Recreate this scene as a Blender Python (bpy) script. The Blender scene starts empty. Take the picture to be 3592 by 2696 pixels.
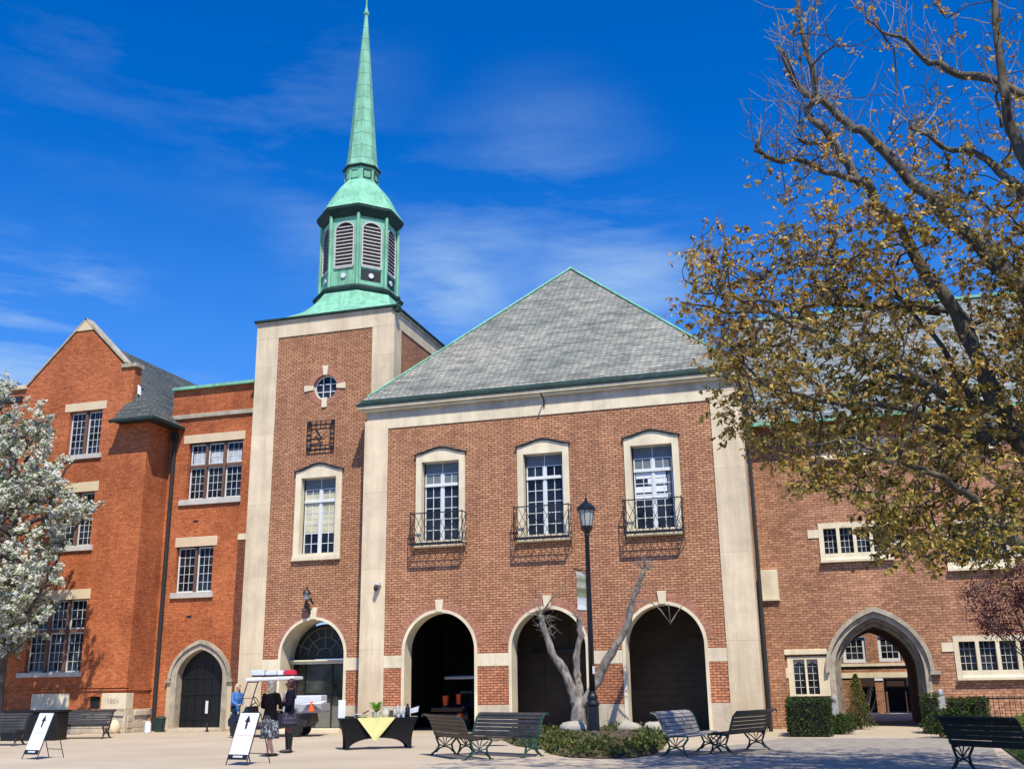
import bpy, bmesh, math, random
from mathutils import Vector, Matrix, noise
from mathutils.geometry import tessellate_polygon
random.seed(7)
PI = math.pi
C = bpy.context.scene.collection
sc = bpy.context.scene
rad = math.radians

# ------------------------------------------------------------------ materials
def new_mat(name):
    m = bpy.data.materials.new(name); m.use_nodes = True
    nt = m.node_tree; b = nt.nodes['Principled BSDF']
    return m, nt, b
def N(nt, t, **kw):
    n = nt.nodes.new(t)
    for k, v in kw.items():
        if k in n.inputs: n.inputs[k].default_value = v
        else: setattr(n, k, v)
    return n
def ramp(nt, stops):
    r = nt.nodes.new('ShaderNodeValToRGB'); e = r.color_ramp.elements
    while len(e) < len(stops): e.new(0.5)
    for i, (p, c) in enumerate(stops):
        e[i].position = p; e[i].color = (c[0], c[1], c[2], 1)
    return r
def col4(c): return (c[0], c[1], c[2], 1)
def mixc(nt, mode, fac, a, b):
    n = nt.nodes.new('ShaderNodeMix'); n.data_type = 'RGBA'; n.blend_type = mode
    for idx, v in ((0, fac), (6, a), (7, b)):
        if hasattr(v, 'is_output') or isinstance(v, bpy.types.NodeSocket): nt.links.new(v, n.inputs[idx])
        else: n.inputs[idx].default_value = v
    return n.outputs[2]
def pos(nt):
    return nt.nodes.new('ShaderNodeNewGeometry').outputs['Position']
def wall_uv(nt):
    g = pos(nt); s = nt.nodes.new('ShaderNodeSeparateXYZ'); nt.links.new(g, s.inputs[0])
    a = N(nt, 'ShaderNodeMath', operation='ADD'); nt.links.new(s.outputs[0], a.inputs[0]); nt.links.new(s.outputs[1], a.inputs[1])
    c = nt.nodes.new('ShaderNodeCombineXYZ'); nt.links.new(a.outputs[0], c.inputs[0]); nt.links.new(s.outputs[2], c.inputs[1])
    return c.outputs[0], g, s
def brick_mat(name, c1, c2, mortar, patch, bw=.23, rh=.082, ms=.011, bump=.35, patch_amt=.5, streak=.25, redlow=0, dark=None):
    m, nt, b = new_mat(name); L = nt.links.new
    uv, g, s = wall_uv(nt)
    # slight warp so that the courses are not ruler straight
    nz = N(nt, 'ShaderNodeTexNoise', Scale=2.5, Detail=3); L(g, nz.inputs['Vector'])
    w = N(nt, 'ShaderNodeVectorMath', operation='MULTIPLY_ADD'); L(nz.outputs['Color'], w.inputs[0]); w.inputs[1].default_value = (.03, .018, 0); L(uv, w.inputs[2])
    bt = N(nt, 'ShaderNodeTexBrick', Scale=1.0); bt.offset = .5
    for k, v in (('Mortar Size', ms), ('Mortar Smooth', .25), ('Bias', -.1), ('Brick Width', bw), ('Row Height', rh)): bt.inputs[k].default_value = v
    bt.inputs['Color1'].default_value = col4(c1); bt.inputs['Color2'].default_value = col4(c2); bt.inputs['Mortar'].default_value = col4(mortar)
    L(w.outputs[0], bt.inputs['Vector'])
    c = bt.outputs['Color']
    n1 = N(nt, 'ShaderNodeTexNoise', Scale=.45, Detail=6, Roughness=.62); L(g, n1.inputs['Vector'])
    r1 = ramp(nt, [(.34, (0, 0, 0)), (.68, (1, 1, 1))]); L(n1.outputs[0], r1.inputs[0])
    mm = N(nt, 'ShaderNodeMath', operation='MULTIPLY'); mm.inputs[1].default_value = patch_amt; L(r1.outputs[0], mm.inputs[0])
    c = mixc(nt, 'MULTIPLY', mm.outputs[0], c, col4(patch))
    n2 = N(nt, 'ShaderNodeTexNoise', Scale=9.0, Detail=3, Roughness=.7); L(w.outputs[0], n2.inputs['Vector'])
    r2 = ramp(nt, [(.3, (.62, .6, .58)), (.5, (1, 1, 1)), (.7, (1.22, 1.2, 1.17))]); L(n2.outputs[0], r2.inputs[0])
    c = mixc(nt, 'MULTIPLY', 1.0, c, r2.outputs[0])
    # vertical weather streaks
    mp = nt.nodes.new('ShaderNodeMapping'); mp.inputs['Scale'].default_value = (1.6, 1.6, .12); L(g, mp.inputs[0])
    n3 = N(nt, 'ShaderNodeTexNoise', Scale=1.0, Detail=5, Roughness=.7); L(mp.outputs[0], n3.inputs['Vector'])
    r3 = ramp(nt, [(.35, (.62, .6, .6)), (.6, (1, 1, 1))]); L(n3.outputs[0], r3.inputs[0])
    c = mixc(nt, 'MULTIPLY', streak, c, r3.outputs[0])
    if redlow:
        mr = N(nt, 'ShaderNodeMapRange'); mr.inputs[1].default_value = .9; mr.inputs[2].default_value = 4.2; mr.inputs[3].default_value = redlow; mr.inputs[4].default_value = 0
        L(s.outputs[2], mr.inputs[0]); c = mixc(nt, 'MULTIPLY', mr.outputs[0], c, (1.15, .72, .66, 1))
    L(c, b.inputs['Base Color']); b.inputs['Roughness'].default_value = .9; b.inputs['Specular IOR Level'].default_value = .25
    bp = N(nt, 'ShaderNodeBump', Strength=bump, Distance=.02); bp.invert = True
    L(bt.outputs['Fac'], bp.inputs['Height']); L(bp.outputs[0], b.inputs['Normal'])
    return m
def stone_mat(name, c, var=.25, scale=1.2, rough=.85, streak=.45, joints=0, low=0):
    m, nt, b = new_mat(name); L = nt.links.new
    uv, g, s = wall_uv(nt)
    n1 = N(nt, 'ShaderNodeTexNoise', Scale=scale, Detail=8, Roughness=.65); L(g, n1.inputs['Vector'])
    r1 = ramp(nt, [(.3, tuple(x*(1-var) for x in c)), (.7, tuple(min(1, x*(1+var*.35)) for x in c))]); L(n1.outputs[0], r1.inputs[0])
    cc = r1.outputs[0]
    mp = nt.nodes.new('ShaderNodeMapping'); mp.inputs['Scale'].default_value = (2.2, 2.2, .18); L(g, mp.inputs[0])
    n3 = N(nt, 'ShaderNodeTexNoise', Scale=1.0, Detail=6, Roughness=.72); L(mp.outputs[0], n3.inputs['Vector'])
    r3 = ramp(nt, [(.36, (.6, .57, .52)), (.6, (1, 1, 1))]); L(n3.outputs[0], r3.inputs[0])
    cc = mixc(nt, 'MULTIPLY', streak, cc, r3.outputs[0])
    if joints:
        bt = N(nt, 'ShaderNodeTexBrick', Scale=1.0); bt.offset = 0
        for k, v in (('Mortar Size', .008), ('Brick Width', 40.), ('Row Height', joints)): bt.inputs[k].default_value = v
        bt.inputs['Color1'].default_value = (1, 1, 1, 1); bt.inputs['Color2'].default_value = (.86, .86, .87, 1); bt.inputs['Mortar'].default_value = (.7, .68, .65, 1)
        L(uv, bt.inputs['Vector']); cc = mixc(nt, 'MULTIPLY', .8, cc, bt.outputs['Color'])
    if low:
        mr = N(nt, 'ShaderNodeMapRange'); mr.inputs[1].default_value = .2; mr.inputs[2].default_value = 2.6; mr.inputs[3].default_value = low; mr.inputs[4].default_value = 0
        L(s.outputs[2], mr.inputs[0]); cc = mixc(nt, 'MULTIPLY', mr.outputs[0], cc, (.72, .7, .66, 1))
    L(cc, b.inputs['Base Color']); b.inputs['Roughness'].default_value = rough; b.inputs['Specular IOR Level'].default_value = .25
    n4 = N(nt, 'ShaderNodeTexNoise', Scale=25., Detail=4); L(g, n4.inputs['Vector'])
    bp = N(nt, 'ShaderNodeBump', Strength=.15, Distance=.02); L(n4.outputs[0], bp.inputs['Height']); L(bp.outputs[0], b.inputs['Normal'])
    return m
def plain(name, c, rough=.6, metal=0, var=.12, scale=6., spec=.5):
    m, nt, b = new_mat(name); L = nt.links.new
    tc = nt.nodes.new('ShaderNodeTexCoord')
    n1 = N(nt, 'ShaderNodeTexNoise', Scale=scale, Detail=5, Roughness=.6); L(tc.outputs['Object'], n1.inputs['Vector'])
    r1 = ramp(nt, [(.3, tuple(x*(1-var) for x in c)), (.7, tuple(min(1, x*(1+var)) for x in c))]); L(n1.outputs[0], r1.inputs[0])
    L(r1.outputs[0], b.inputs['Base Color']); b.inputs['Roughness'].default_value = rough; b.inputs['Metallic'].default_value = metal
    b.inputs['Specular IOR Level'].default_value = spec
    return m
def slate_mat(name, ca, cb, cc, rw=.3, rh=.19, green=0):
    m, nt, b = new_mat(name); L = nt.links.new
    uv, g, s = wall_uv(nt)
    nz = N(nt, 'ShaderNodeTexNoise', Scale=1.6, Detail=3); L(g, nz.inputs['Vector'])
    w = N(nt, 'ShaderNodeVectorMath', operation='MULTIPLY_ADD'); L(nz.outputs['Color'], w.inputs[0]); w.inputs[1].default_value = (.1, .09, 0); L(uv, w.inputs[2])
    bt = N(nt, 'ShaderNodeTexBrick', Scale=1.0)
    for k, v in (('Mortar Size', .012), ('Brick Width', rw), ('Row Height', rh), ('Bias', 0.)): bt.inputs[k].default_value = v
    bt.inputs['Color1'].default_value = col4(ca); bt.inputs['Color2'].default_value = col4(cb); bt.inputs['Mortar'].default_value = col4(tuple(x*.35 for x in ca))
    L(w.outputs[0], bt.inputs['Vector'])
    mp = nt.nodes.new('ShaderNodeMapping'); mp.inputs['Scale'].default_value = (.9, .9, 5.5); L(g, mp.inputs[0])
    n1 = N(nt, 'ShaderNodeTexNoise', Scale=1.0, Detail=7, Roughness=.7); L(mp.outputs[0], n1.inputs['Vector'])
    r1 = ramp(nt, [(.38, (.55, .55, .55)), (.5, (1, 1, 1)), (.68, cc)]); L(n1.outputs[0], r1.inputs[0])
    c = mixc(nt, 'MULTIPLY', .85, bt.outputs['Color'], r1.outputs[0])
    n2 = N(nt, 'ShaderNodeTexNoise', Scale=.5, Detail=5); L(g, n2.inputs['Vector'])
    r2 = ramp(nt, [(.35, (.75, .8, .8)), (.65, (1.1, 1.08, 1.05))]); L(n2.outputs[0], r2.inputs[0])
    c = mixc(nt, 'MULTIPLY', .8, c, r2.outputs[0])
    L(c, b.inputs['Base Color']); b.inputs['Roughness'].default_value = .75; b.inputs['Specular IOR Level'].default_value = .3
    bp = N(nt, 'ShaderNodeBump', Strength=.5, Distance=.03); bp.invert = True; L(bt.outputs['Fac'], bp.inputs['Height']); L(bp.outputs[0], b.inputs['Normal'])
    return m
def copper_mat(name, c, seam=0, var=.35):
    m, nt, b = new_mat(name); L = nt.links.new
    uv, g, s = wall_uv(nt)
    n1 = N(nt, 'ShaderNodeTexNoise', Scale=1.6, Detail=8, Roughness=.65); L(g, n1.inputs['Vector'])
    r1 = ramp(nt, [(.3, tuple(x*(1-var) for x in c)), (.5, c), (.72, tuple(min(1, x*1.18) for x in c))]); L(n1.outputs[0], r1.inputs[0])
    cc = r1.outputs[0]
    mp = nt.nodes.new('ShaderNodeMapping'); mp.inputs['Scale'].default_value = (5, 5, .5); L(g, mp.inputs[0])
    n3 = N(nt, 'ShaderNodeTexNoise', Scale=1.0, Detail=5, Roughness=.7); L(mp.outputs[0], n3.inputs['Vector'])
    r3 = ramp(nt, [(.33, (.5, .42, .36)), (.55, (1, 1, 1))]); L(n3.outputs[0], r3.inputs[0])
    cc = mixc(nt, 'MULTIPLY', .6, cc, r3.outputs[0])
    if seam:
        bt = N(nt, 'ShaderNodeTexBrick', Scale=1.0); bt.offset = 0
        for k, v in (('Mortar Size', .018), ('Brick Width', 60.), ('Row Height', seam)): bt.inputs[k].default_value = v
        bt.inputs['Color1'].default_value = (1, 1, 1, 1); bt.inputs['Color2'].default_value = (.9, .93, .92, 1); bt.inputs['Mortar'].default_value = (.45, .45, .42, 1)
        L(uv, bt.inputs['Vector']); cc = mixc(nt, 'MULTIPLY', .9, cc, bt.outputs['Color'])
    L(cc, b.inputs['Base Color']); b.inputs['Roughness'].default_value = .7; b.inputs['Specular IOR Level'].default_value = .3
    return m
def glass_mat(name, c=(.012, .016, .024), rough=.06, mirror=None):
    m, nt, b = new_mat(name); L = nt.links.new
    tc = nt.nodes.new('ShaderNodeTexCoord')
    n1 = N(nt, 'ShaderNodeTexNoise', Scale=1.3, Detail=4); L(pos(nt), n1.inputs['Vector'])
    r1 = ramp(nt, [(.4, tuple(x*.4 for x in c)), (.72, tuple(x*3.2 for x in c))]); L(n1.outputs[0], r1.inputs[0])
    L(r1.outputs[0], b.inputs['Base Color']); b.inputs['Roughness'].default_value = rough; b.inputs['Specular IOR Level'].default_value = .32
    n2 = N(nt, 'ShaderNodeTexNoise', Scale=3.5, Detail=1); L(pos(nt), n2.inputs['Vector'])
    bp = N(nt, 'ShaderNodeBump', Strength=.12, Distance=.05); L(n2.outputs[0], bp.inputs['Height']); L(bp.outputs[0], b.inputs['Normal'])
    return m
def leaf_mat(name, stops, trans=.35):
    m, nt, b = new_mat(name); L = nt.links.new
    g = nt.nodes.new('ShaderNodeNewGeometry')
    r = ramp(nt, stops); L(g.outputs['Random Per Island'], r.inputs[0])
    n1 = N(nt, 'ShaderNodeTexNoise', Scale=.8, Detail=2); L(g.outputs['Position'], n1.inputs['Vector'])
    r2 = ramp(nt, [(.35, (.6, .65, .6)), (.65, (1.15, 1.1, 1.05))]); L(n1.outputs[0], r2.inputs[0])
    c = mixc(nt, 'MULTIPLY', .8, r.outputs[0], r2.outputs[0])
    L(c, b.inputs['Base Color']); b.inputs['Roughness'].default_value = .6; b.inputs['Specular IOR Level'].default_value = .3
    t = nt.nodes.new('ShaderNodeBsdfTranslucent'); L(c, t.inputs[0])
    mx = nt.nodes.new('ShaderNodeMixShader'); mx.inputs[0].default_value = trans
    L(b.outputs[0], mx.inputs[1]); L(t.outputs[0], mx.inputs[2]); L(mx.outputs[0], nt.nodes['Material Output'].inputs[0])
    return m
def bark_mat(name, c1, c2, scale=6.):
    m, nt, b = new_mat(name); L = nt.links.new
    mp = nt.nodes.new('ShaderNodeMapping'); mp.inputs['Scale'].default_value = (1, 1, .35); L(pos(nt), mp.inputs[0])
    n1 = N(nt, 'ShaderNodeTexNoise', Scale=scale, Detail=8, Roughness=.7); L(mp.outputs[0], n1.inputs['Vector'])
    r1 = ramp(nt, [(.35, c1), (.65, c2)]); L(n1.outputs[0], r1.inputs[0]); L(r1.outputs[0], b.inputs['Base Color'])
    b.inputs['Roughness'].default_value = .9
    bp = N(nt, 'ShaderNodeBump', Strength=.6, Distance=.02); L(n1.outputs[0], bp.inputs['Height']); L(bp.outputs[0], b.inputs['Normal'])
    return m

M = {}
M['brick_hall'] = brick_mat('hall brick', (.76, .38, .20), (.53, .24, .125), (.17, .08, .05), (.66, .66, .70), redlow=.5, ms=.013, streak=.5)
M['brick_arch'] = brick_mat('hall arch brick', (.56, .26, .16), (.47, .20, .12), (.36, .18, .12), (.8, .8, .84), bw=.4, rh=.09, ms=.006, bump=.15)
M['brick_old'] = brick_mat('old orange brick', (.82, .265, .10), (.60, .165, .062), (.38, .12, .06), (.52, .45, .43), bw=.22, rh=.072, ms=.008, bump=.3, patch_amt=.8, streak=.45)
M['brick_dark'] = brick_mat('dark red brick', (.30, .10, .055), (.2, .06, .035), (.09, .05, .04), (.7, .7, .7))
M['brick_wing'] = brick_mat('wing brick', (.74, .37, .21), (.46, .21, .12), (.24, .14, .09), (.60, .59, .57), rh=.085, patch_amt=.9, streak=.35)
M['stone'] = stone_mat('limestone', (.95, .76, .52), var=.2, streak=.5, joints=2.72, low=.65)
M['stone_pale'] = stone_mat('pale limestone', (.97, .81, .57), var=.22, streak=.4)
M['stone_base'] = stone_mat('weathered base stone', (.74, .62, .46), var=.35, streak=.5)
M['stone_grey'] = stone_mat('grey carved stone', (.60, .51, .39), var=.4, scale=3., streak=.6)
M['stone_shade'] = stone_mat('shade-darkened carved stone', (.34, .29, .22), var=.5, scale=5., streak=.8)  # shade in the recessed gateway mouldings, put into the stone colour
M['lintel'] = stone_mat('sandstone lintel', (.82, .64, .42), var=.1, streak=.15)
M['sill'] = stone_mat('pale sill', (.74, .69, .62), var=.3, streak=.35)
M['mullion'] = stone_mat('brown painted mullion', (.22, .12, .09), var=.2)
M['copper'] = copper_mat('verdigris copper', (.26, .60, .40), var=.28)
M['copper_spire'] = copper_mat('verdigris spire sheets', (.27, .59, .40), seam=.62, var=.22)
M['copper_dark'] = copper_mat('dark weathered copper', (.02, .05, .042), var=.5)
M['lead'] = plain('dark lead edge', (.022, .025, .026), .6)
M['slate'] = slate_mat('hall slate', (.26, .258, .225), (.39, .38, .335), (1.4, 1.33, 1.2), rw=.22, rh=.115)
M['slate_dark'] = slate_mat('dark asphalt shingle', (.09, .098, .095), (.13, .137, .13), (1.2, 1.2, 1.15))
M['slate_wing'] = slate_mat('wing slate', (.20, .23, .24), (.30, .32, .32), (1.3, 1.3, 1.3))
M['white'] = plain('white paint', (.78, .78, .76), .45, var=.05)
M['louvre'] = plain('chalky louvre paint', (.62, .58, .56), .6, var=.15)
M['glass'] = glass_mat('window glass')
M['glass_warm'] = glass_mat('dim warm glass', (.03, .03, .025))
M['blind'] = plain('grey blind', (.16, .19, .22), .8)
M['blind_cream'] = plain('cream blind', (.62, .58, .40), .8, var=.25, scale=1.5)
M['flat_white'] = plain('flat white', (.85, .87, .9), .7, var=.05)
M['curtain'] = plain('white net curtain', (.55, .58, .62), .9, var=.3, scale=5)
M['iron'] = plain('black iron', (.012, .012, .013), .5, var=.3)
M['pole'] = plain('black powder coat', (.008, .010, .016), .35, var=.2)
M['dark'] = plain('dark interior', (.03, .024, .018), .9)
M['panel'] = plain('dark timber panel', (.075, .058, .042), .75, var=.3, scale=2)
M['doorblack'] = plain('black painted door', (.006, .007, .007), .45)
M['frost'] = plain('frosted lamp glass', (.45, .45, .43), .3, var=.08)

# ------------------------------------------------------------------ geometry helpers
class MB:
    def __init__(s): s.v = []; s.f = []
    def quad(s, a, b, c, d):
        n = len(s.v); s.v += [tuple(a), tuple(b), tuple(c), tuple(d)]; s.f.append((n, n+1, n+2, n+3)); return s
    def poly(s, pts):
        n = len(s.v); s.v += [tuple(p) for p in pts]; s.f.append(tuple(range(n, n+len(pts)))); return s
    def box(s, x0, x1, y0, y1, z0, z1):
        n = len(s.v)
        s.v += [(x0, y0, z0), (x1, y0, z0), (x1, y1, z0), (x0, y1, z0), (x0, y0, z1), (x1, y0, z1), (x1, y1, z1), (x0, y1, z1)]
        s.f += [tuple(n+i for i in q) for q in ((0, 3, 2, 1), (4, 5, 6, 7), (0, 1, 5, 4), (1, 2, 6, 5), (2, 3, 7, 6), (3, 0, 4, 7))]
        return s
    def obox(s, p, q, w, h, up=(0, 0, 1)):
        """a bar from p to q of section w (sideways) by h (up)"""
        p = Vector(p); q = Vector(q); d = (q-p).normalized(); u = Vector(up)
        if abs(d.dot(u)) > .99: u = Vector((0, 1, 0))
        sd = d.cross(u).normalized(); uu = sd.cross(d).normalized(); n = len(s.v)
        for e in (p, q):
            for a, b in ((-1, -1), (1, -1), (1, 1), (-1, 1)): s.v.append(tuple(e+sd*(a*w/2)+uu*(b*h/2)))
        s.f += [tuple(n+i for i in f) for f in ((0, 1, 2, 3), (7, 6, 5, 4), (0, 4, 5, 1), (1, 5, 6, 2), (2, 6, 7, 3), (3, 7, 4, 0))]
        return s
    def tube(s, pts, r, n=8, cap=True):
        pts = [Vector(p) for p in pts]; k = len(pts)
        rs = r if isinstance(r, (list, tuple)) else [r]*k
        base = len(s.v); prev = None
        for i, p in enumerate(pts):
            d = (pts[min(i+1, k-1)]-pts[max(i-1, 0)])
            d = d.normalized() if d.length > 1e-9 else Vector((0, 0, 1))
            if prev is None:
                a = Vector((0, 0, 1)) if abs(d.z) < .9 else Vector((1, 0, 0)); u = d.cross(a).normalized()
            else:
                u = (prev-d*prev.dot(d)); u = u.normalized() if u.length > 1e-6 else prev
            prev = u; w = d.cross(u)
            for j in range(n):
                t = 2*PI*j/n; s.v.append(tuple(p+(u*math.cos(t)+w*math.sin(t))*rs[i]))
        for i in range(k-1):
            for j in range(n):
                a = base+i*n+j; b = base+i*n+(j+1) % n
                s.f.append((a, b, b+n, a+n))
        if cap:
            s.f.append(tuple(base+j for j in reversed(range(n)))); s.f.append(tuple(base+(k-1)*n+j for j in range(n)))
        return s
    def lathe(s, prof, c=(0, 0, 0), n=16, rot=0.):
        base = len(s.v); k = len(prof)
        for r, z in prof:
            for j in range(n):
                t = rot+2*PI*j/n; s.v.append((c[0]+r*math.cos(t), c[1]+r*math.sin(t), c[2]+z))
        for i in range(k-1):
            for j in range(n):
                a = base+i*n+j; b = base+i*n+(j+1) % n; s.f.append((a, b, b+n, a+n))
        if prof[0][0] > 1e-4: s.f.append(tuple(base+j for j in reversed(range(n))))
        if prof[-1][0] > 1e-4: s.f.append(tuple(base+(k-1)*n+j for j in range(n)))
        return s
    def ring_rect(s, rings):
        """stack of rectangles (cx,cy,hx,hy,z)"""
        base = len(s.v)
        for cx, cy, hx, hy, z in rings: s.v += [(cx-hx, cy-hy, z), (cx+hx, cy-hy, z), (cx+hx, cy+hy, z), (cx-hx, cy+hy, z)]
        for i in range(len(rings)-1):
            for j in range(4):
                a = base+i*4+j; b = base+i*4+(j+1) % 4; s.f.append((a, b, b+4, a+4))
        s.f.append((base+3, base+2, base+1, base)); e = base+4*(len(rings)-1); s.f.append((e, e+1, e+2, e+3))
        return s
    def prism(s, poly, y0, y1):
        """poly in (x,z), extruded from y0 to y1"""
        n = len(s.v); k = len(poly)
        s.v += [(x, y0, z) for x, z in poly]+[(x, y1, z) for x, z in poly]
        for t in tessellate_polygon([[Vector((x, z, 0)) for x, z in poly]]):
            s.f.append((n+t[0], n+t[1], n+t[2])); s.f.append((n+k+t[2], n+k+t[1], n+k+t[0]))
        for i in range(k):
            j = (i+1) % k; s.f.append((n+i, n+j, n+k+j, n+k+i))
        return s
    def wall(s, outer, holes, y, dep, edge=0.):
        loops = [outer]+list(holes); n = len(s.v); flat = []
        for l in loops: flat += l
        s.v += [(x, y, z) for x, z in flat]
        for t in tessellate_polygon([[Vector((x, z, 0)) for x, z in l] for l in loops]): s.f.append((n+t[0], n+t[1], n+t[2]))
        for l in holes:
            for i in range(len(l)):
                a = l[i]; b = l[(i+1) % len(l)]
                s.quad((a[0], y, a[1]), (b[0], y, b[1]), (b[0], y+dep, b[1]), (a[0], y+dep, a[1]))
        if edge:
            l = outer
            for i in range(len(l)):
                a = l[i]; b = l[(i+1) % len(l)]
                s.quad((a[0], y, a[1]), (b[0], y, b[1]), (b[0], y+edge, b[1]), (a[0], y+edge, a[1]))
        return s
    def ring(s, inn, out, y0, y1):
        for i in range(len(inn)-1):
            a, b, c, d = inn[i], inn[i+1], out[i+1], out[i]
            s.quad((a[0], y0, a[1]), (b[0], y0, b[1]), (c[0], y0, c[1]), (d[0], y0, d[1]))
            s.quad((a[0], y0, a[1]), (a[0], y1, a[1]), (b[0], y1, b[1]), (b[0], y0, b[1]))
            s.quad((d[0], y0, d[1]), (c[0], y0, c[1]), (c[0], y1, c[1]), (d[0], y1, d[1]))
        for i in (0, len(inn)-1):
            a, d = inn[i], out[i]; s.quad((a[0], y0, a[1]), (d[0], y0, d[1]), (d[0], y1, d[1]), (a[0], y1, a[1]))
        return s
    def sphere(s, c, r, n=10, m=7, sq=(1, 1, 1)):
        base = len(s.v)
        for i in range(1, m):
            a = PI*i/m
            for j in range(n):
                t = 2*PI*j/n; s.v.append((c[0]+r*sq[0]*math.sin(a)*math.cos(t), c[1]+r*sq[1]*math.sin(a)*math.sin(t), c[2]+r*sq[2]*math.cos(a)))
        top = len(s.v); s.v.append((c[0], c[1], c[2]+r*sq[2])); s.v.append((c[0], c[1], c[2]-r*sq[2]))
        for i in range(m-2):
            for j in range(n):
                a = base+i*n+j; b = base+i*n+(j+1) % n; s.f.append((a, a+n, b+n, b))
        for j in range(n):
            s.f.append((top, base+j, base+(j+1) % n)); e = base+(m-2)*n; s.f.append((top+1, e+(j+1) % n, e+j))
        return s
    def build(s, name, mat, parent=None, smooth=False, world=True, loc=None, bevel=0):
        me = bpy.data.meshes.new(name)
        off = Vector((0, 0, 0))
        if world and parent is not None: off = wloc(parent)
        if loc is not None: off = Vector(loc)
        me.from_pydata([(a-off.x, b-off.y, c-off.z) for a, b, c in s.v], [], s.f); me.update()
        o = bpy.data.objects.new(name, me); C.objects.link(o)
        if loc is not None: o.location = loc
        if parent is not None: o.parent = parent
        if mat is not None: me.materials.append(M[mat] if isinstance(mat, str) else mat)
        bm = bmesh.new(); bm.from_mesh(me)
        bmesh.ops.remove_doubles(bm, verts=bm.verts, dist=1e-5)
        bmesh.ops.recalc_face_normals(bm, faces=bm.faces); bm.to_mesh(me); bm.free()
        if smooth:
            for p in me.polygons: p.use_smooth = True
        if bevel:
            md = o.modifiers.new('bevel', 'BEVEL'); md.width = bevel; md.segments = 2; md.limit_method = 'ANGLE'
        return o
    def raw(s, name, mat, parent=None, world=True):
        me = bpy.data.meshes.new(name); off = wloc(parent) if (world and parent is not None) else Vector((0, 0, 0))
        me.from_pydata([(a-off.x, b-off.y, c-off.z) for a, b, c in s.v], [], s.f); me.update()
        o = bpy.data.objects.new(name, me); C.objects.link(o)
        if parent is not None: o.parent = parent
        me.materials.append(M[mat] if isinstance(mat, str) else mat); return o
def wloc(o):
    v = Vector((0, 0, 0))
    while o is not None: v += o.location; o = o.parent
    return v
def tag(o, label=None, cat=None, group=None, kind=None):
    if label: o['label'] = label
    if cat: o['category'] = cat
    if group: o['group'] = group
    if kind: o['kind'] = kind
    return o
def thing(name, label, cat, loc=(0, 0, 0), rz=0., group=None):
    o = bpy.data.objects.new(name, None); C.objects.link(o); o.location = loc; o.rotation_euler = (0, 0, rz); o.empty_display_size = .2
    return tag(o, label, cat, group)
def copy_tree(o, parent=None):
    c = o.copy(); C.objects.link(c); c.parent = parent
    for ch in list(o.children): copy_tree(ch, c)
    return c
def arc(cx, cz, r, a0, a1, n=24):
    return [(cx+r*math.cos(rad(a0+(a1-a0)*i/n)), cz+r*math.sin(rad(a0+(a1-a0)*i/n))) for i in range(n+1)]
def u_path(cx, r, zs, zb, n=24):
    return [(cx-r, zb)]+arc(cx, zs, r, 180, 0, n)+[(cx+r, zb)]
def gothic(cx, h, zs, za, n=10, k=.70):
    """pointed arch, left springing to right springing: each side is the lower part of a quarter ellipse"""
    amax = math.acos(1-k); top = math.sin(amax)
    L = []
    for i in range(n+1):
        a = amax*i/n; t = (1-math.cos(a))/k
        L.append((cx-h*(1-t), zs+(za-zs)*math.sin(a)/top))
    return L+[(2*cx-x, z) for x, z in reversed(L[:-1])]
def g_path(cx, h, zs, za, zb, n=10):
    return [(cx-h, zb)]+gothic(cx, h, zs, za, n)+[(cx+h, zb)]
def rect(x0, x1, z0, z1): return [(x0, z0), (x1, z0), (x1, z1), (x0, z1)]

# ------------------------------------------------------------------ camera
R = [[0.9573736183926727, -0.09317078644868744, -0.27341353177605265], [0.2884970990899054, 0.26148663274661244, 0.9210831475559347], [-0.014324057470939929, -0.9606997165854538, 0.27721990536431157]]
cd = bpy.data.cameras.new('camera'); cam = bpy.data.objects.new('camera', cd); C.objects.link(cam)
mt = Matrix(((R[0][0], -R[0][1], -R[0][2], 0), (R[1][0], -R[1][1], -R[1][2], 0), (R[2][0], -R[2][1], -R[2][2], 1.5), (0, 0, 0, 1)))
cam.matrix_world = mt; cd.sensor_width = 36; cd.lens = 36*2245/2212; cd.clip_end = 2000; cd.clip_start = .1
sc.camera = cam

# ------------------------------------------------------------------ light
EL, AZ = rad(57), rad(30)
sd = Vector((math.sin(AZ)*math.cos(EL), -math.cos(AZ)*math.cos(EL), math.sin(EL)))
ld = bpy.data.lights.new('sun', 'SUN'); ld.energy = 5.0; ld.angle = rad(.5); ld.color = (1, .95, .80)
lo = bpy.data.objects.new('sun', ld); C.objects.link(lo); lo.rotation_euler = sd.to_track_quat('Z', 'Y').to_euler(); lo.location = (0, -10, 30)
CLOUDS = [((-.222, .87, .441), .15, .26), ((-.282, .869, .406), .16, .34), ((-.331, .875, .353), .11, .75), ((-.556, .634, .538), .2, .14), ((-.438, .742, .507), .17, .2), ((-.609, .72, .332), .08, .9), ((-.65, .708, .277), .16, 1.0), ((-.167, .914, .37), .13, .7), ((-.537, .786, .306), .06, .4), ((-.42, .804, .422), .11, .25)]
w = bpy.data.worlds.new('World'); sc.world = w; w.use_nodes = True; nt = w.node_tree; bg = nt.nodes['Background']
sky = nt.nodes.new('ShaderNodeTexSky'); sky.sky_type = 'NISHITA'; sky.sun_disc = False; sky.sun_elevation = EL; sky.sun_rotation = PI-AZ
sky.air_density = 1.0; sky.dust_density = .3; sky.ozone_density = 4.0; sky.altitude = 300
hs = N(nt, 'ShaderNodeHueSaturation'); hs.inputs['Saturation'].default_value = 1.42; hs.inputs['Value'].default_value = 1.5
nt.links.new(sky.outputs[0], hs.inputs['Color'])
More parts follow.
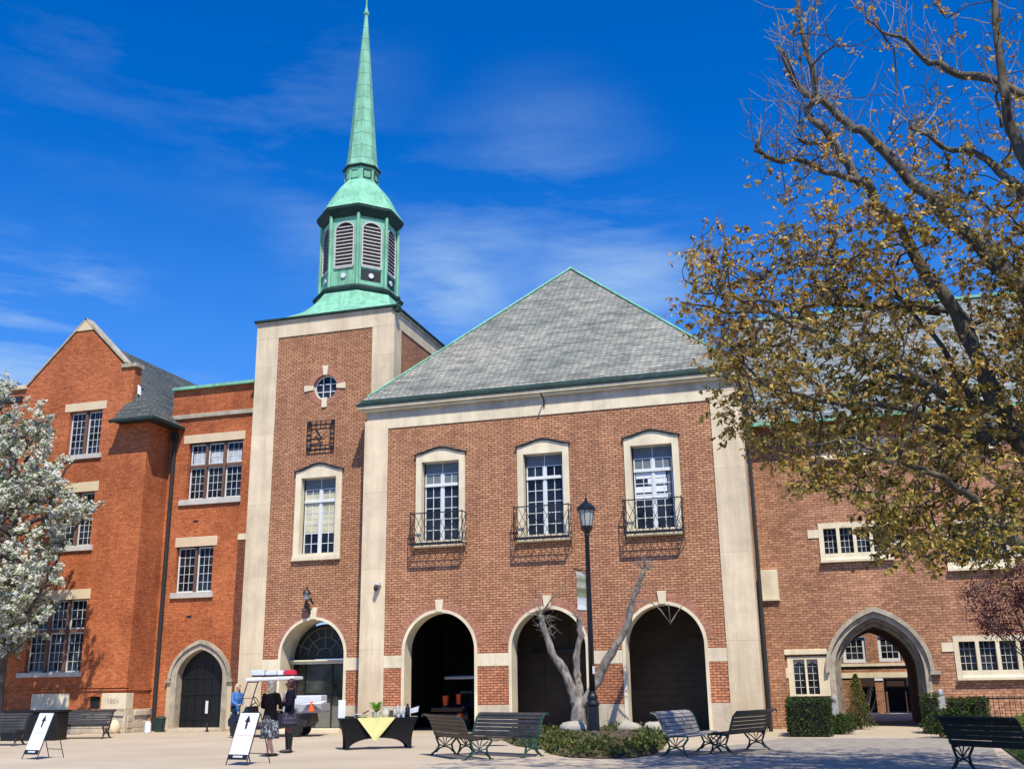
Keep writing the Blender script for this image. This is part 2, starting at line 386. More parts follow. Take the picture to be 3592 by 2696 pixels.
tc = nt.nodes.new('ShaderNodeTexCoord'); mp = nt.nodes.new('ShaderNodeMapping'); mp.inputs['Scale'].default_value = (3.4, 3.4, 15.); mp.inputs['Rotation'].default_value = (.25, .35, 0)
mp.inputs['Location'].default_value = (.35, .1, .5)
nt.links.new(tc.outputs['Generated'], mp.inputs[0])
n1 = N(nt, 'ShaderNodeTexNoise', Scale=1.0, Detail=10, Roughness=.62, Distortion=.25); nt.links.new(mp.outputs[0], n1.inputs['Vector'])
r1 = ramp(nt, [(.45, (0, 0, 0)), (.72, (1, 1, 1))]); nt.links.new(n1.outputs[0], r1.inputs[0])
acc = None
for d_, r_, amt in CLOUDS:      # thin cirrus drifts, each around a direction of the sky
    dp = N(nt, 'ShaderNodeVectorMath', operation='DISTANCE'); nt.links.new(tc.outputs['Generated'], dp.inputs[0]); dp.inputs[1].default_value = d_
    mr = N(nt, 'ShaderNodeMapRange', interpolation_type='SMOOTHSTEP'); mr.inputs[1].default_value = 0; mr.inputs[2].default_value = r_; mr.inputs[3].default_value = amt; mr.inputs[4].default_value = 0
    nt.links.new(dp.outputs['Value'], mr.inputs[0])
    if acc is None: acc = mr.outputs[0]
    else:
        ad = N(nt, 'ShaderNodeMath', operation='MAXIMUM'); nt.links.new(acc, ad.inputs[0]); nt.links.new(mr.outputs[0], ad.inputs[1]); acc = ad.outputs[0]
mlt = N(nt, 'ShaderNodeMath', operation='MULTIPLY'); nt.links.new(r1.outputs[0], mlt.inputs[0]); nt.links.new(acc, mlt.inputs[1])
tint = mixc(nt, 'MULTIPLY', 1.0, hs.outputs[0], (.72, .78, 1.08, 1))
cl = mixc(nt, 'MIX', mlt.outputs[0], tint, (4.4, 6.1, 7.7, 1))
sp = nt.nodes.new('ShaderNodeSeparateXYZ'); nt.links.new(tc.outputs['Generated'], sp.inputs[0])
hz = N(nt, 'ShaderNodeMapRange', interpolation_type='SMOOTHSTEP'); hz.inputs[1].default_value = .52; hz.inputs[2].default_value = .12; hz.inputs[3].default_value = 0; hz.inputs[4].default_value = .45; nt.links.new(sp.outputs[2], hz.inputs[0])
cl = mixc(nt, 'MIX', hz.outputs[0], cl, (1.3, 3.4, 7.9, 1))
nt.links.new(cl, bg.inputs[0]); bg.inputs[1].default_value = .12
sc.view_settings.view_transform = 'Standard'; sc.view_settings.look = 'None'; sc.view_settings.exposure = 0; sc.view_settings.gamma = 1
sc.cycles.max_bounces = 8; sc.cycles.diffuse_bounces = 1

# ------------------------------------------------------------------ ground
def ground_mat():
    m, nt, b = new_mat('plaza concrete'); L = nt.links.new; g = pos(nt)
    n1 = N(nt, 'ShaderNodeTexNoise', Scale=.35, Detail=8, Roughness=.6); L(g, n1.inputs['Vector'])
    r1 = ramp(nt, [(.32, (.50, .40, .28)), (.7, (.62, .50, .36))]); L(n1.outputs[0], r1.inputs[0])
    n2 = N(nt, 'ShaderNodeTexNoise', Scale=22., Detail=5, Roughness=.7); L(g, n2.inputs['Vector'])
    r2 = ramp(nt, [(.3, (.82, .82, .82)), (.7, (1.1, 1.1, 1.1))]); L(n2.outputs[0], r2.inputs[0])
    c = mixc(nt, 'MULTIPLY', .8, r1.outputs[0], r2.outputs[0])
    bt = N(nt, 'ShaderNodeTexBrick', Scale=1.0); bt.offset = 0
    for k, v in (('Mortar Size', .012), ('Brick Width', 2.4), ('Row Height', 2.4)): bt.inputs[k].default_value = v
    bt.inputs['Color1'].default_value = (1, 1, 1, 1); bt.inputs['Color2'].default_value = (.94, .94, .95, 1); bt.inputs['Mortar'].default_value = (.72, .7, .68, 1)
    mp = nt.nodes.new('ShaderNodeMapping'); mp.inputs['Rotation'].default_value = (0, 0, .3); L(g, mp.inputs[0]); L(mp.outputs[0], bt.inputs['Vector'])
    c = mixc(nt, 'MULTIPLY', .8, c, bt.outputs['Color'])
    L(c, b.inputs['Base Color']); b.inputs['Roughness'].default_value = .9
    bp = N(nt, 'ShaderNodeBump', Strength=.2, Distance=.01); L(n2.outputs[0], bp.inputs['Height']); L(bp.outputs[0], b.inputs['Normal'])
    return m
M['ground'] = ground_mat()
M['asphalt'] = plain('shade-darkened path paving', (.33, .285, .23), .95, var=.3, scale=3)  # paving colour darkened to stand for the tree's shade
M['soil'] = plain('bed soil', (.09, .065, .04), .95, var=.4, scale=4)
M['lawn'] = plain('lawn soil and turf', (.05, .085, .02), .95, var=.4, scale=3)
g = MB().quad((-400, -300, 0), (400, -300, 0), (400, 500, 0), (-400, 500, 0)).raw('ground', 'ground'); tag(g, kind='structure')
p = MB().poly([(-3.9, 22.5, .004), (-3.4, 18.0, .004), (-3.0, 12, .004), (2.2, 12, .004), (2.5, 20, .004), (3.4, 28.6, .004), (3.0, 30.6, .004), (-1.6, 30.6, .004), (-2.3, 28, .004), (-3.4, 26, .004)]).raw('path', 'asphalt'); tag(p, kind='structure')
M['turf'] = plain('dark turf out of view', (.035, .055, .015), .95, var=.35, scale=2)
tag(MB().poly([(-60, -60, .004), (60, -60, .004), (60, 11.9, .004), (-3.1, 11.9, .004), (-6, 16.5, .004), (-60, 16.5, .004)]).raw('bounce_cut_turf', 'turf'), kind='structure')  # dark ground out of view, added to cut light bounced onto the facade
p = MB().poly([(2.48, 12, .05), (9, 12, .05), (12, 29.2, .05), (3.5, 29.2, .05)])
for a, b in (((2.48, 12), (3.5, 29.2)), ((3.5, 29.2), (12, 29.2))): p.quad((a[0], a[1], 0), (b[0], b[1], 0), (b[0], b[1], .05), (a[0], a[1], .05))
tag(p.raw('lawn', 'lawn'), kind='structure')

# ------------------------------------------------------------------ window helper
def glazing(parent, x0, x1, z0, z1, y, cols, rows, frame=.06, bar=.017, mat='white', mull=(), trans=(), mw=.06, glass='glass', lintel=None, sill=None, name='window', lmat='lintel', smat='sill', dep=.05, mmat=None, curtain=None, depth_m=.12):
    """one window: white frame and glazing bars; glass, lintel, sill, mullions are its sub-parts"""
    f = MB()
    xs = [x0]+sorted(mull)+[x1]; zs = [z0]+sorted(trans)+[z1]
    for i in range(len(xs)-1):
        a = xs[i]+(mw/2 if i else 0); b = xs[i+1]-(mw/2 if i < len(xs)-2 else 0)
        for j in range(len(zs)-1):
            c = zs[j]+(mw/2 if j else 0); d = zs[j+1]-(mw/2 if j < len(zs)-2 else 0)
            f.box(a, a+frame, y, y+dep, c, d).box(b-frame, b, y, y+dep, c, d).box(a+frame, b-frame, y, y+dep, c, c+frame).box(a+frame, b-frame, y, y+dep, d-frame, d)
            ia, ib, ic, id_ = a+frame, b-frame, c+frame, d-frame
            nr = rows[j] if isinstance(rows, (list, tuple)) else rows
            for k in range(1, cols): xx = ia+(ib-ia)*k/cols; f.box(xx-bar/2, xx+bar/2, y+.012, y+dep-.012, ic, id_)
            for k in range(1, nr): zz = ic+(id_-ic)*k/nr; f.box(ia, ib, y+.015, y+dep-.015, zz-bar/2, zz+bar/2)
    w = f.build(name, mat, parent)
    MB().quad((x0, y+dep*.55, z0), (x1, y+dep*.55, z0), (x1, y+dep*.55, z1), (x0, y+dep*.55, z1)).raw('pane', glass, w)
    if mull or trans:
        m_ = MB()
        for xx in mull: m_.box(xx-mw/2, xx+mw/2, y-depth_m, y+dep+.01, z0, z1)
        for zz in trans: m_.box(x0, x1, y-depth_m+.006, y+dep+.006, zz-mw/2, zz+mw/2)
        m_.build('mullion', mmat or 'mullion', w)
    if lintel: MB().box(lintel[0], lintel[1], lintel[4], lintel[4]+.3, lintel[2], lintel[3]).build('lintel', lmat, w, bevel=.008)
    if sill: MB().box(sill[0], sill[1], sill[4], y+dep, sill[2], sill[3]).build('sill', smat, w, bevel=.01)
    return w

# ================================================================== the brick hall
Y0 = 34.5
hall = thing('brick_hall', 'two-storey brick hall with slate hipped roof and three open ground-floor arches', 'building', (-9.1, Y0, 0))
AX = [-12.98, -9.11, -5.235]; AR = 1.275; AZS = 2.69
WX = [-12.96, -9.15, -5.34]
holes = [u_path(c, AR+.09, AZS, 0)[0:] for c in AX]
outer = [(-15.03, 0)]
for c in AX:
    outer += u_path(c, AR+.05, AZS, 0)
outer += [(-3.27, 0), (-3.27, 10.68), (-15.03, 10.68)]
wm = MB().wall(outer, [rect(c-.86, c+.86, 6.3, 9.5) for c in WX], Y0, .3)
wm.quad((-2.5, Y0+.02, 0), (-2.5, Y0+9, 0), (-2.5, Y0+9, 11.0), (-2.5, Y0+.02, 11.0)).quad((-15.7, Y0+.02, 0), (-15.7, Y0+9, 0), (-15.7, Y0+9, 11.0), (-15.7, Y0+.02, 11.0))
wm.build('wall', 'brick_hall', hall)
for x0, x1 in ((-15.97, -15.03), (-3.27, -2.27)):
    MB().box(x0, x1, Y0-.03, Y0+1.1, 0, 11.005).build('pier', 'stone', hall, bevel=.012)
MB().box(-15.03, -3.27, Y0-.03, Y0+.4, 10.68, 11.005).build('architrave', 'stone_pale', hall)
MB().box(-15.9, -2.34, Y0+.0, Y0+.5, 11.007, 11.36).box(-2.7, -2.34, Y0+.5, Y0+9, 11.007, 11.36).build('frieze', 'stone_base', hall)
m_ = MB()
for (a, b) in ((0, .09), (.09, .2)):
    e = .13 if a == 0 else .23
    m_.box(-15.97-e, -2.27+e, Y0-e, Y0+.5, 11.36+a, 11.36+b)
m_.box(-2.27, -2.04, Y0+.5, Y0+9, 11.45, 11.56)
m_.build('cornice', 'stone_pale', hall, bevel=.01)
MB().box(-16.24, -1.99, Y0-.28, Y0+.45, 11.562, 11.64).box(-2.3, -1.99, Y0+.45, Y0+9, 11.562, 11.64).build('gutter', 'copper_dark', hall, bevel=.02)
# base stones and bands between the arches
spans = [(-15.03, AX[0]-AR-.09), (AX[0]+AR+.09, AX[1]-AR-.09), (AX[1]+AR+.09, AX[2]-AR-.09), (AX[2]+AR+.09, -3.27)]
for i, (a, b) in enumerate(spans):
    MB().box(a, b, Y0-.022, Y0+.25, 0, .89).build('base_stone', 'stone_base', hall)
    MB().box(a, b, Y0-.012, Y0+.25, 2.15, 2.56).build('stone_band', 'stone_pale', hall)
for c in AX:
    r = MB().ring(u_path(c, AR, AZS, 0, 32), u_path(c, AR+.105, AZS, 0, 32), Y0-.035, Y0+.62).build('arch_surround', 'stone_pale', hall)
    for a0, a1 in ((6, 84.5), (95.5, 174)):
        n = 13; mm = MB()
        for k in range(n):
            t0 = a0+(a1-a0)*k/n; t1 = a0+(a1-a0)*(k+.93)/n
            mm.ring(arc(c, AZS, AR+.107, t0, t1, 2), arc(c, AZS, AR+.36, t0, t1, 2), Y0-.012, Y0+.1)
        mm.ring(arc(c, AZS, AR+.108, a0, a1, 20), arc(c, AZS, AR+.35, a0, a1, 20), Y0-.004, Y0+.1)
        mm.build('arch_brickwork', 'brick_arch', hall)
    MB().prism([(c-.11, AZS+AR+.02), (c+.11, AZS+AR+.02), (c+.155, AZS+AR+.44), (c-.155, AZS+AR+.44)], Y0-.07, Y0+.1).build('keystone', 'stone_pale', hall, bevel=.01)
# inside the arcade: floor, ceiling, back wall; the second and third bays are closed by panelling
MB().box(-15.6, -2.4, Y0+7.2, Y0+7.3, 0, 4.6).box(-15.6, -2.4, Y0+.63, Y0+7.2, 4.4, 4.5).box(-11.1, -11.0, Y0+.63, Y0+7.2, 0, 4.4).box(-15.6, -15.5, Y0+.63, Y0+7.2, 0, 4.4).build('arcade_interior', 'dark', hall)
m_ = MB().box(-11.0, -7.3, Y0+2.75, Y0+2.8, 0, 4.38)
for x in (-10.9, -9.95, -9.0, -8.05): m_.box(x, x+.9, Y0+2.72, Y0+2.749, .15, 4.1)
m_.build('timber_screen', 'panel', hall)
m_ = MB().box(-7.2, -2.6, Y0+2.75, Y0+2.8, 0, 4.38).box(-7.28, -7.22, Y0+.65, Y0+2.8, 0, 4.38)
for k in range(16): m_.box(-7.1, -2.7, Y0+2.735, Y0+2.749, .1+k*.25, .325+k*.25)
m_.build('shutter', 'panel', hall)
MB().box(-9.11-1.27, -9.11+1.27, Y0+2.6, Y0+2.7, 2.62, 2.72).build('transom_beam', 'doorblack', hall)

# tall windows with shaped stone surrounds
def shoulder(cx, hw, z0, z1, zt, n=8):
    pts = [(cx-hw, z0), (cx+hw, z0), (cx+hw, z1)]
    top = []
    for i in range(n+1):
        t = i/n; x = hw-2*hw*t; u = abs(x)/hw
        top.append((cx+x, z1+(zt-z1)*(math.cos(u*PI)*.5+.5)))
    return pts+top[1:-1]+[(cx-hw, z1)]
def tall_window(parent, cx, y, blinds, W=.93, ow=.66, z0=6.24, z1=9.56, zt=9.76, o0=6.46, o1=9.3, tr=8.45, mid=8.87):
    fr = MB()
    yy = y+.2
    a, b = cx-ow, cx+ow
    for z_a, z_b, nr in ((o0, tr-.035, 5), (tr+.045, mid, 1)):
        for xa, xb in ((a+.0, cx-.035), (cx+.035, b)):
            fr.box(xa, xa+.04, yy, yy+.05, z_a, z_b).box(xb-.04, xb, yy, yy+.05, z_a, z_b)
            xm = (xa+xb)/2; fr.box(xm-.012, xm+.012, yy+.01, yy+.04, z_a, z_b)
            for k in range(1, nr): zz = z_a+(z_b-z_a)*k/nr; fr.box(xa+.04, xb-.04, yy+.012, yy+.038, zz-.012, zz+.012)
            fr.box(xa+.04, xb-.04, yy, yy+.05, z_a, z_a+.035)
    fr.box(cx-.035, cx+.035, yy-.02, yy+.05, o0, mid+.02).box(a, b, yy-.05, yy+.052, tr-.035, tr+.045).box(cx-.014, cx+.014, yy, yy+.05, mid+.02, o1-.03)
    fr.box(a, b, yy, yy+.045, mid, mid+.028).box(a, b, yy, yy+.04, o1-.035, o1-.006)
    wn = fr.build('window', 'white', parent)
    MB().quad((cx-.74, yy+.03, o0-.02), (cx+.74, yy+.03, o0-.02), (cx+.74, yy+.03, o1+.02), (cx-.74, yy+.03, o1+.02)).raw('pane', 'glass', wn)
    s = MB().wall(shoulder(cx, W, z0, z1, zt), [rect(cx-.71, cx+.71, o0, o1)], y-.06, .31, edge=.16)
    s.build('surround', 'stone_pale', wn)
    hd = MB(); top = shoulder(cx, W+.03, z0, z1+.02, zt+.02)[3:-1]; top = [(cx+W+.06, z1-.01)]+top+[(cx-W-.06, z1-.01)]
    hd.ring(top, [(x, z+.05) for x, z in top], y-.12, y+.05); hd.build('drip_moulding', 'lead', wn)
    MB().box(cx-W-.02, cx+W+.02, y-.12, y+.1, z0-.03, z0+.13).build('sill', 'stone_pale', wn, bevel=.01)
    for (u0, u1, v0, v1, mat) in blinds:
        MB().quad((cx+u0, yy+.022, v0), (cx+u1, yy+.022, v0), (cx+u1, yy+.022, v1), (cx+u0, yy+.022, v1)).raw('blind', mat, wn)
    return wn
tall_window(hall, WX[0], Y0, [(-.66, .66, 8.46, 9.3, 'blind')])
tall_window(hall, WX[1], Y0, [(-.66, .66, 8.88, 9.3, 'blind')])
wn = tall_window(hall, WX[2], Y0, [(-.66, .66, 8.46, 9.3, 'blind'), (.47, .66, 7.5, 8.46, 'blind')])
for k, (z, x0, x1) in enumerate(((8.2, -.6, .42), (7.98, -.2, .44), (7.72, -.62, .44), (7.46, -.62, .46))):  # bright white strips laid across the right window's pane
    MB().quad((WX[2]+x0, Y0+.221, z), (WX[2]+x1, Y0+.221, z), (WX[2]+x1, Y0+.221, z+.2), (WX[2]+x0, Y0+.221, z+.2)).raw('blind', 'flat_white', wn)

# iron balconies
def balcony(parent, cx, y):
    pr = .44; hw = .97; z0, z1 = 6.3, 7.38; b = MB(); t = .013
    def lattice(p, q, n):
        p = Vector(p); q = Vector(q)
        for i in range(n+1):
            for sgn in (1, -1):
                a0 = i/n; b0 = a0+sgn*2.2/n
                aa, bb = a0, b0
                z_a, z_b = z0+.05, z1-.04
                if bb < 0 or bb > 1:
                    lim = 0 if bb < 0 else 1; f = (lim-aa)/(bb-aa) if bb != aa else 0
                    if f <= .05: continue
                    z_b = z_a+(z_b-z_a)*f; bb = lim
                m = 3; pts = []
                for k in range(m+1):
                    u = k/m; s_ = math.sin(u*PI)*0.03
                    c = p.lerp(q, aa+(bb-aa)*u); pts.append((c.x, c.y-s_, z_a+(z_b-z_a)*u))
                b.tube(pts, .0095, 4, cap=False)
    F0, F1 = (cx-hw, y-pr), (cx+hw, y-pr)
    lattice((cx-hw, y-pr, 0), (cx+hw, y-pr, 0), 9)
    for x in (cx-hw, cx+hw):
        lattice((x, y, 0), (x, y-pr, 0), 2)
        b.obox((x, y, z1), (x, y-pr, z1), .03, .03).obox((x, y, z0), (x, y-pr, z0), .03, .03)
        for yy in (y-pr,): b.tube([(x, yy, z0-.02), (x, yy-.0, z1+.05)], .018, 6)
        b.tube([(x, y, z0-.35), (x, y-.12, z0-.3), (x, y-.3, z0-.1), (x, y-pr+.05, z0)], .014, 5)
    b.obox((cx-hw, y-pr, z1), (cx+hw, y-pr, z1), .04, .035).obox((cx-hw, y-pr, z0), (cx+hw, y-pr, z0), .04, .09)
    for k in range(7): xx = cx-hw+2*hw*k/6; b.obox((xx, y, z0), (xx, y-pr, z0), .02, .02)
    for k in (1, 2): b.obox((cx-hw, y-pr*k/3, z0+.001), (cx+hw, y-pr*k/3, z0+.001), .02, .018)
    return b.build('balcony', 'iron', parent)
for c in WX: balcony(hall, c, Y0-.02)

# hipped slate roof
ex0, ex1, ey0, ez = -16.24, -1.98, Y0-.28, 11.64
apx = (-9.12, 39.66, 18.24); bx = (-9.12, 56., 18.24)
rf = MB()
rf.poly([(ex0, ey0, ez), (ex1, ey0, ez), apx]).poly([(ex1, ey0, ez), (ex1, 60, ez), bx, apx]).poly([(ex0, 60, ez), (ex0, ey0, ez), apx, bx])
ro = rf.build('roof', 'slate', hall)
def off(p): return (p[0], p[1]-.02, p[2]+.05)
MB().tube([(ex0+.35, ey0+.28, ez+.35), off(apx)], .045, 6).tube([(ex1-.35, ey0+.28, ez+.35), off(apx)], .045, 6).tube([off(apx), off(bx)], .08, 6).build('hip_flashing', 'copper', ro)
fl = MB(); fl.quad((ex0+.1, ey0-.005, ez+.01), (ex1-.1, ey0-.005, ez+.01), (ex1-.2, ey0+.11, ez+.155), (ex0+.2, ey0+.11, ez+.155)); fl.build('eaves_flashing', 'copper_dark', ro)
MB().tube([(-9.05, Y0-.47, 11.35), (-9.05, Y0-.06, 11.2), (-9.05, Y0-.06, 10.95)], .03, 6).build('overflow_pipe', 'lead', hall)

# ================================================================== clock and bell tower
YT = 34.66; TX0, TX1 = -20.82, -14.93; TC = (-17.875, 37.6)
tower = thing('bell_tower', 'square brick bell tower with green copper spire and white louvred belfry', 'building', (TC[0], TC[1], 0))
DX, DR, DZ = -17.88, 1.245, 2.60
outer = [(-19.86, 0)]+u_path(DX, DR+.05, DZ, 0)+[(-15.83, 0), (-15.83, 14.76), (-19.86, 14.76)]
circ = arc(-17.76, 12.55, .52, 0, 360, 28)[:-1]
wm = MB().wall(outer, [rect(-17.86-.86, -17.86+.86, 6.05, 9.2), circ], YT, .45)
TY1 = YT+5.9
wm.quad((TX1-.03, YT+.7, 8), (TX1-.03, TY1, 8), (TX1-.03, TY1, 14.76), (TX1-.03, YT+.7, 14.76)).quad((TX0+.03, YT+.7, 0), (TX0+.03, TY1, 0), (TX0+.03, TY1, 14.76), (TX0+.03, YT+.7, 14.76)).quad((TX0, TY1, 8), (TX1, TY1, 8), (TX1, TY1, 14.76), (TX0, TY1, 14.76))
wm.build('wall', 'brick_hall', tower)
for x0, x1 in ((TX0, -19.86), (-15.83, TX1)): MB().box(x0, x1, YT-.03, YT+.7, 0, 14.76).build('pier', 'stone', tower, bevel=.012)
MB().box(TX1-.5, TX1+.005, TY1-.7, TY1+.005, 8, 14.76).build('pier', 'stone', tower)
MB().box(TX0, TX1, YT-.031, YT+.4, 14.762, 15.36).box(TX1-.4, TX1+.004, YT+.4, TY1, 14.762, 15.36).box(TX0, TX0+.4, YT+.4, TY1, 14.762, 15.36).build('parapet_band', 'stone', tower)
MB().box(TX0-.03, TX1+.06, YT-.08, TY1+.08, 15.362, 15.45).build('parapet_moulding', 'stone_base', tower)
MB().box(TX0-.1, TX1+.12, YT-.15, TY1+.15, 15.452, 15.55).build('gutter', 'copper_dark', tower, bevel=.02)
m_ = MB().box(-14.98, -14.72, YT-.1, YT+.15, 15.3, 15.5).tube([(-14.8, YT-.02, 15.5), (-14.8, YT-.02, 15.75)], [.07, .05], 8).sphere((-14.8, YT-.02, 15.8), .1)
m_.build('corner_finial', 'copper_dark', tower)
# stones at foot
for a, b in ((-19.86, DX-DR-.09), (DX+DR+.09, -16.0)):
    MB().box(a, b, YT-.02, YT+.25, 0, .89).build('base_stone', 'stone_base', tower)
    MB().box(a, b, YT-.012, YT+.25, 2.07, 2.49).build('stone_band', 'stone_pale', tower)
MB().ring(u_path(DX, DR, DZ, 0, 32), u_path(DX, DR+.1, DZ, 0, 32), YT-.035, YT+1.15).build('arch_surround', 'stone_pale', tower)
for a0, a1 in ((6, 84.5), (95.5, 174)):
    mm = MB(); n = 13
    for k in range(n):
        t0 = a0+(a1-a0)*k/n; t1 = a0+(a1-a0)*(k+.93)/n
        mm.ring(arc(DX, DZ, DR+.102, t0, t1, 2), arc(DX, DZ, DR+.34, t0, t1, 2), YT-.012, YT+.1)
    mm.ring(arc(DX, DZ, DR+.103, a0, a1, 20), arc(DX, DZ, DR+.33, a0, a1, 20), YT-.004, YT+.1)
    mm.build('arch_brickwork', 'brick_arch', tower)
MB().prism([(DX-.11, DZ+DR+.02), (DX+.11, DZ+DR+.02), (DX+.15, DZ+DR+.43), (DX-.15, DZ+DR+.43)], YT-.07, YT+.1).build('keystone', 'stone_pale', tower, bevel=.01)
# glazed entrance under the fanlight
YG = YT+1.0
e = MB()
for r_, wd in ((1.02, .02), (.68, .02), (.3, .02)):
    e.ring(arc(DX, 2.58, r_, 8, 172, 26), arc(DX, 2.58, r_+wd, 8, 172, 26), YG-.02, YG+.02)
for k, (ra, rb) in enumerate([(.3, 1.24)]*1):
    for an in (22, 48, 72, 90, 110, 134, 158):
        r0 = .32 if an == 90 else (.7 if an in (22, 72, 110, 158) else .34)
        r1 = 1.0 if an not in (22, 158) else 1.2
        p = Vector((DX+r0*math.cos(rad(an)), YG, 2.58+r0*math.sin(rad(an)))); q = Vector((DX+r1*math.cos(rad(an)), YG, 2.58+r1*math.sin(rad(an)))); e.obox(p, q, .02, .02, (0, 1, 0))
M['tan'] = plain('tan glazing bar', (.30, .25, .15), .5)
ent = e.build('fanlight', 'tan', tower)
MB().poly([(x, YG+.01, z) for x, z in arc(DX, 2.5, 1.25, 0, 180, 24)]).raw('pane', 'doorblack', ent)
MB().box(DX-DR, DX+DR, YG-.3, YG+.05, 2.33, 2.42).box(DX-DR, DX+DR, YG-.36, YG+.05, 2.42, 2.47).build('entrance_beam', 'stone_pale', tower)
dr = MB().box(DX-DR, DX-DR+.1, YG-.02, YG+.06, 0.05, 2.33).box(DX-DR+.45, DX-DR+.5, YG-.02, YG+.06, .05, 2.33).box(DX+.3, DX+.34, YG-.02, YG+.06, .05, 2.33).box(DX-DR, DX+DR, YG-.02, YG+.06, .05, .1).box(DX-DR+.5, DX+DR, YG-.01, YG+.05, 1.28, 1.31).build('entrance_door', 'doorblack', tower)
M['shopglass'] = glass_mat('entrance glass', (.035, .036, .03), .08)
MB().quad((DX-DR, YG+.02, .05), (DX+DR, YG+.02, .05), (DX+DR, YG+.02, 2.33), (DX-DR, YG+.02, 2.33)).raw('pane', 'shopglass', dr)
MB().box(DX-DR, DX+DR, YT-.25, YG+.1, 0, .1).build('doorstep', 'stone_pale', tower)
MB().quad((DX-.3, YG+.012, .12), (DX+DR, YG+.012, .12), (DX+DR, YG+.012, .85), (DX-.3, YG+.012, .85)).raw('lower_panel', plain('pale film on glass', (.17, .17, .14), .4), dr)
wt = tall_window(tower, -17.86, YT, [(-.66, .66, 8.46, 9.04, 'blind'), (-.66, .66, 7.0, 8.46, 'blind_cream')], W=.95, ow=.655, z0=6.0, z1=9.29, zt=9.54, o0=6.23, o1=9.05, tr=8.17, mid=8.62)
for k in range(5):
    z = 7.05+k*.24; MB().box(-17.86-.63, -17.86+.63, YT+.214, YT+.2215, z, z+.012+.05*(k % 2)).build('blind', 'blind_cream', wt)
# round window
rw = MB().ring(arc(-17.76, 12.55, .44, 0, 360, 32), arc(-17.76, 12.55, .50, 0, 360, 32), YT+.14, YT+.22)
for d in (-.15, .15): h = math.sqrt(.45**2-d*d); rw.box(-17.76+d-.015, -17.76+d+.015, YT+.15, YT+.2, 12.55-h, 12.55+h); rw.box(-17.76-h, -17.76+h, YT+.152, YT+.198, 12.55+d-.015, 12.55+d+.015)
rw = rw.build('round_window', 'white', tower)
MB().poly([(x, YT+.18, z) for x, z in arc(-17.76, 12.55, .5, 0, 360, 32)[:-1]]).raw('pane', 'glass', rw)
mm = MB().ring(arc(-17.76, 12.55, .5, 0, 360, 32), arc(-17.76, 12.55, .72, 0, 360, 32), YT-.012, YT+.12); mm.build('brick_ring', 'brick_arch', rw)
mm = MB()
for an in (0, 90, 180, 270):
    ca, sa = math.cos(rad(an)), math.sin(rad(an)); n = len(mm.v)
    pts = [(.49, -.08), (.86, -.12), (.86, .12), (.49, .08)]
    if an == 270: pts = [(.42, -.1), (.80, -.1), (.80, .1), (.42, .1)]
    mm.prism([(-17.76+a*ca-b*sa, 12.55+a*sa+b*ca) for a, b in pts], YT-.05, YT+.15)
mm.build('keystone', 'stone_pale', rw)
# clock
ck = MB()
for h, t in ((.56, .014), (.40, .013)):
    x, z = -17.84, 10.65
    ck.box(x-h, x+h, YT-.09, YT-.06, z+h-t, z+h+t).box(x-h, x+h, YT-.09, YT-.06, z-h-t, z-h+t).box(x-h-t, x-h+t, YT-.091, YT-.059, z-h, z+h).box(x+h-t, x+h+t, YT-.091, YT-.059, z-h, z+h)
for sx in (-1, 1):
    for sz in (-1, 1): ck.box(-17.84+sx*.48-.06, -17.84+sx*.48+.06, YT-.085, YT+.01, 10.65+sz*.48-.06, 10.65+sz*.48+.06)
for k in (-.2, 0, .2):
    for s_ in (-1, 1): ck.box(-17.84+k-.02, -17.84+k+.02, YT-.085, YT-.065, 10.65+s_*.48-.06, 10.65+s_*.48+.06); ck.box(-17.84+s_*.48-.06, -17.84+s_*.48+.06, YT-.085, YT-.065, 10.65+k-.02, 10.65+k+.02)
ck = ck.build('clock', 'iron', tower)
hh = MB().obox((-17.80, YT-.1, 10.52), (-18.28, YT-.1, 10.50), .02, .05).obox((-17.76, YT-.11, 10.48), (-18.02, YT-.11, 10.86), .02, .07).obox((-17.8, YT-.09, 10.55), (-17.55, YT-.09, 10.8), .012, .02).sphere((-17.80, YT-.11, 10.53), .06)
hh.build('clock_hands', 'iron', ck)

# copper flare, belfry, cap, drum, spire
def sq_oct(rings, c):
    """loft between a square (8 points) and octagons: each ring = (half size, octagon amount, z)"""
    mm = MB(); n = 8
    for h, o, z in rings:
        R_ = h/math.cos(PI/8)
        for j in range(8):
            a = PI/8+j*PI/4; ox, oy = R_*math.cos(a), R_*math.sin(a)
            qx = h*(1 if math.cos(a) > 0 else -1); qy = h*(1 if math.sin(a) > 0 else -1)
            if abs(math.cos(a)) > abs(math.sin(a)): qy *= .86
            else: qx *= .86
            mm.v.append((c[0]+qx*(1-o)+ox*o, c[1]+qy*(1-o)+oy*o, z))
    for i in range(len(rings)-1):
        for j in range(8):
            a = i*8+j; b = i*8+(j+1) % 8; mm.f.append((a, b, b+8, a+8))
    mm.f.append(tuple(range(7, -1, -1))); e = 8*(len(rings)-1); mm.f.append(tuple(e+j for j in range(8)))
    return mm
sq_oct([(3.05, 0, 15.55), (2.6, .15, 15.72), (2.15, .45, 16.05), (1.85, .8, 16.5), (1.68, 1, 16.95)], TC).build('copper_skirt', 'copper', tower)
oc = lambda prof, nm, mat, n=8, rot=PI/8: MB().lathe([(a/math.cos(PI/8) if n == 8 else a, z) for a, z in prof], (TC[0], TC[1], 0), n, rot).build(nm, mat, tower)
oc([(1.66, 16.93), (1.74, 17.0), (1.76, 17.1), (1.6, 17.22), (1.5, 17.3)], 'belfry_base', 'copper_dark')
oc([(1.44, 17.2), (1.44, 20.6)], 'belfry', 'copper')
bel = bpy.data.objects['belfry']
oc([(1.50, 20.35), (1.62, 20.5), (1.72, 20.66), (1.72, 20.76)], 'belfry_eaves', 'copper_dark')
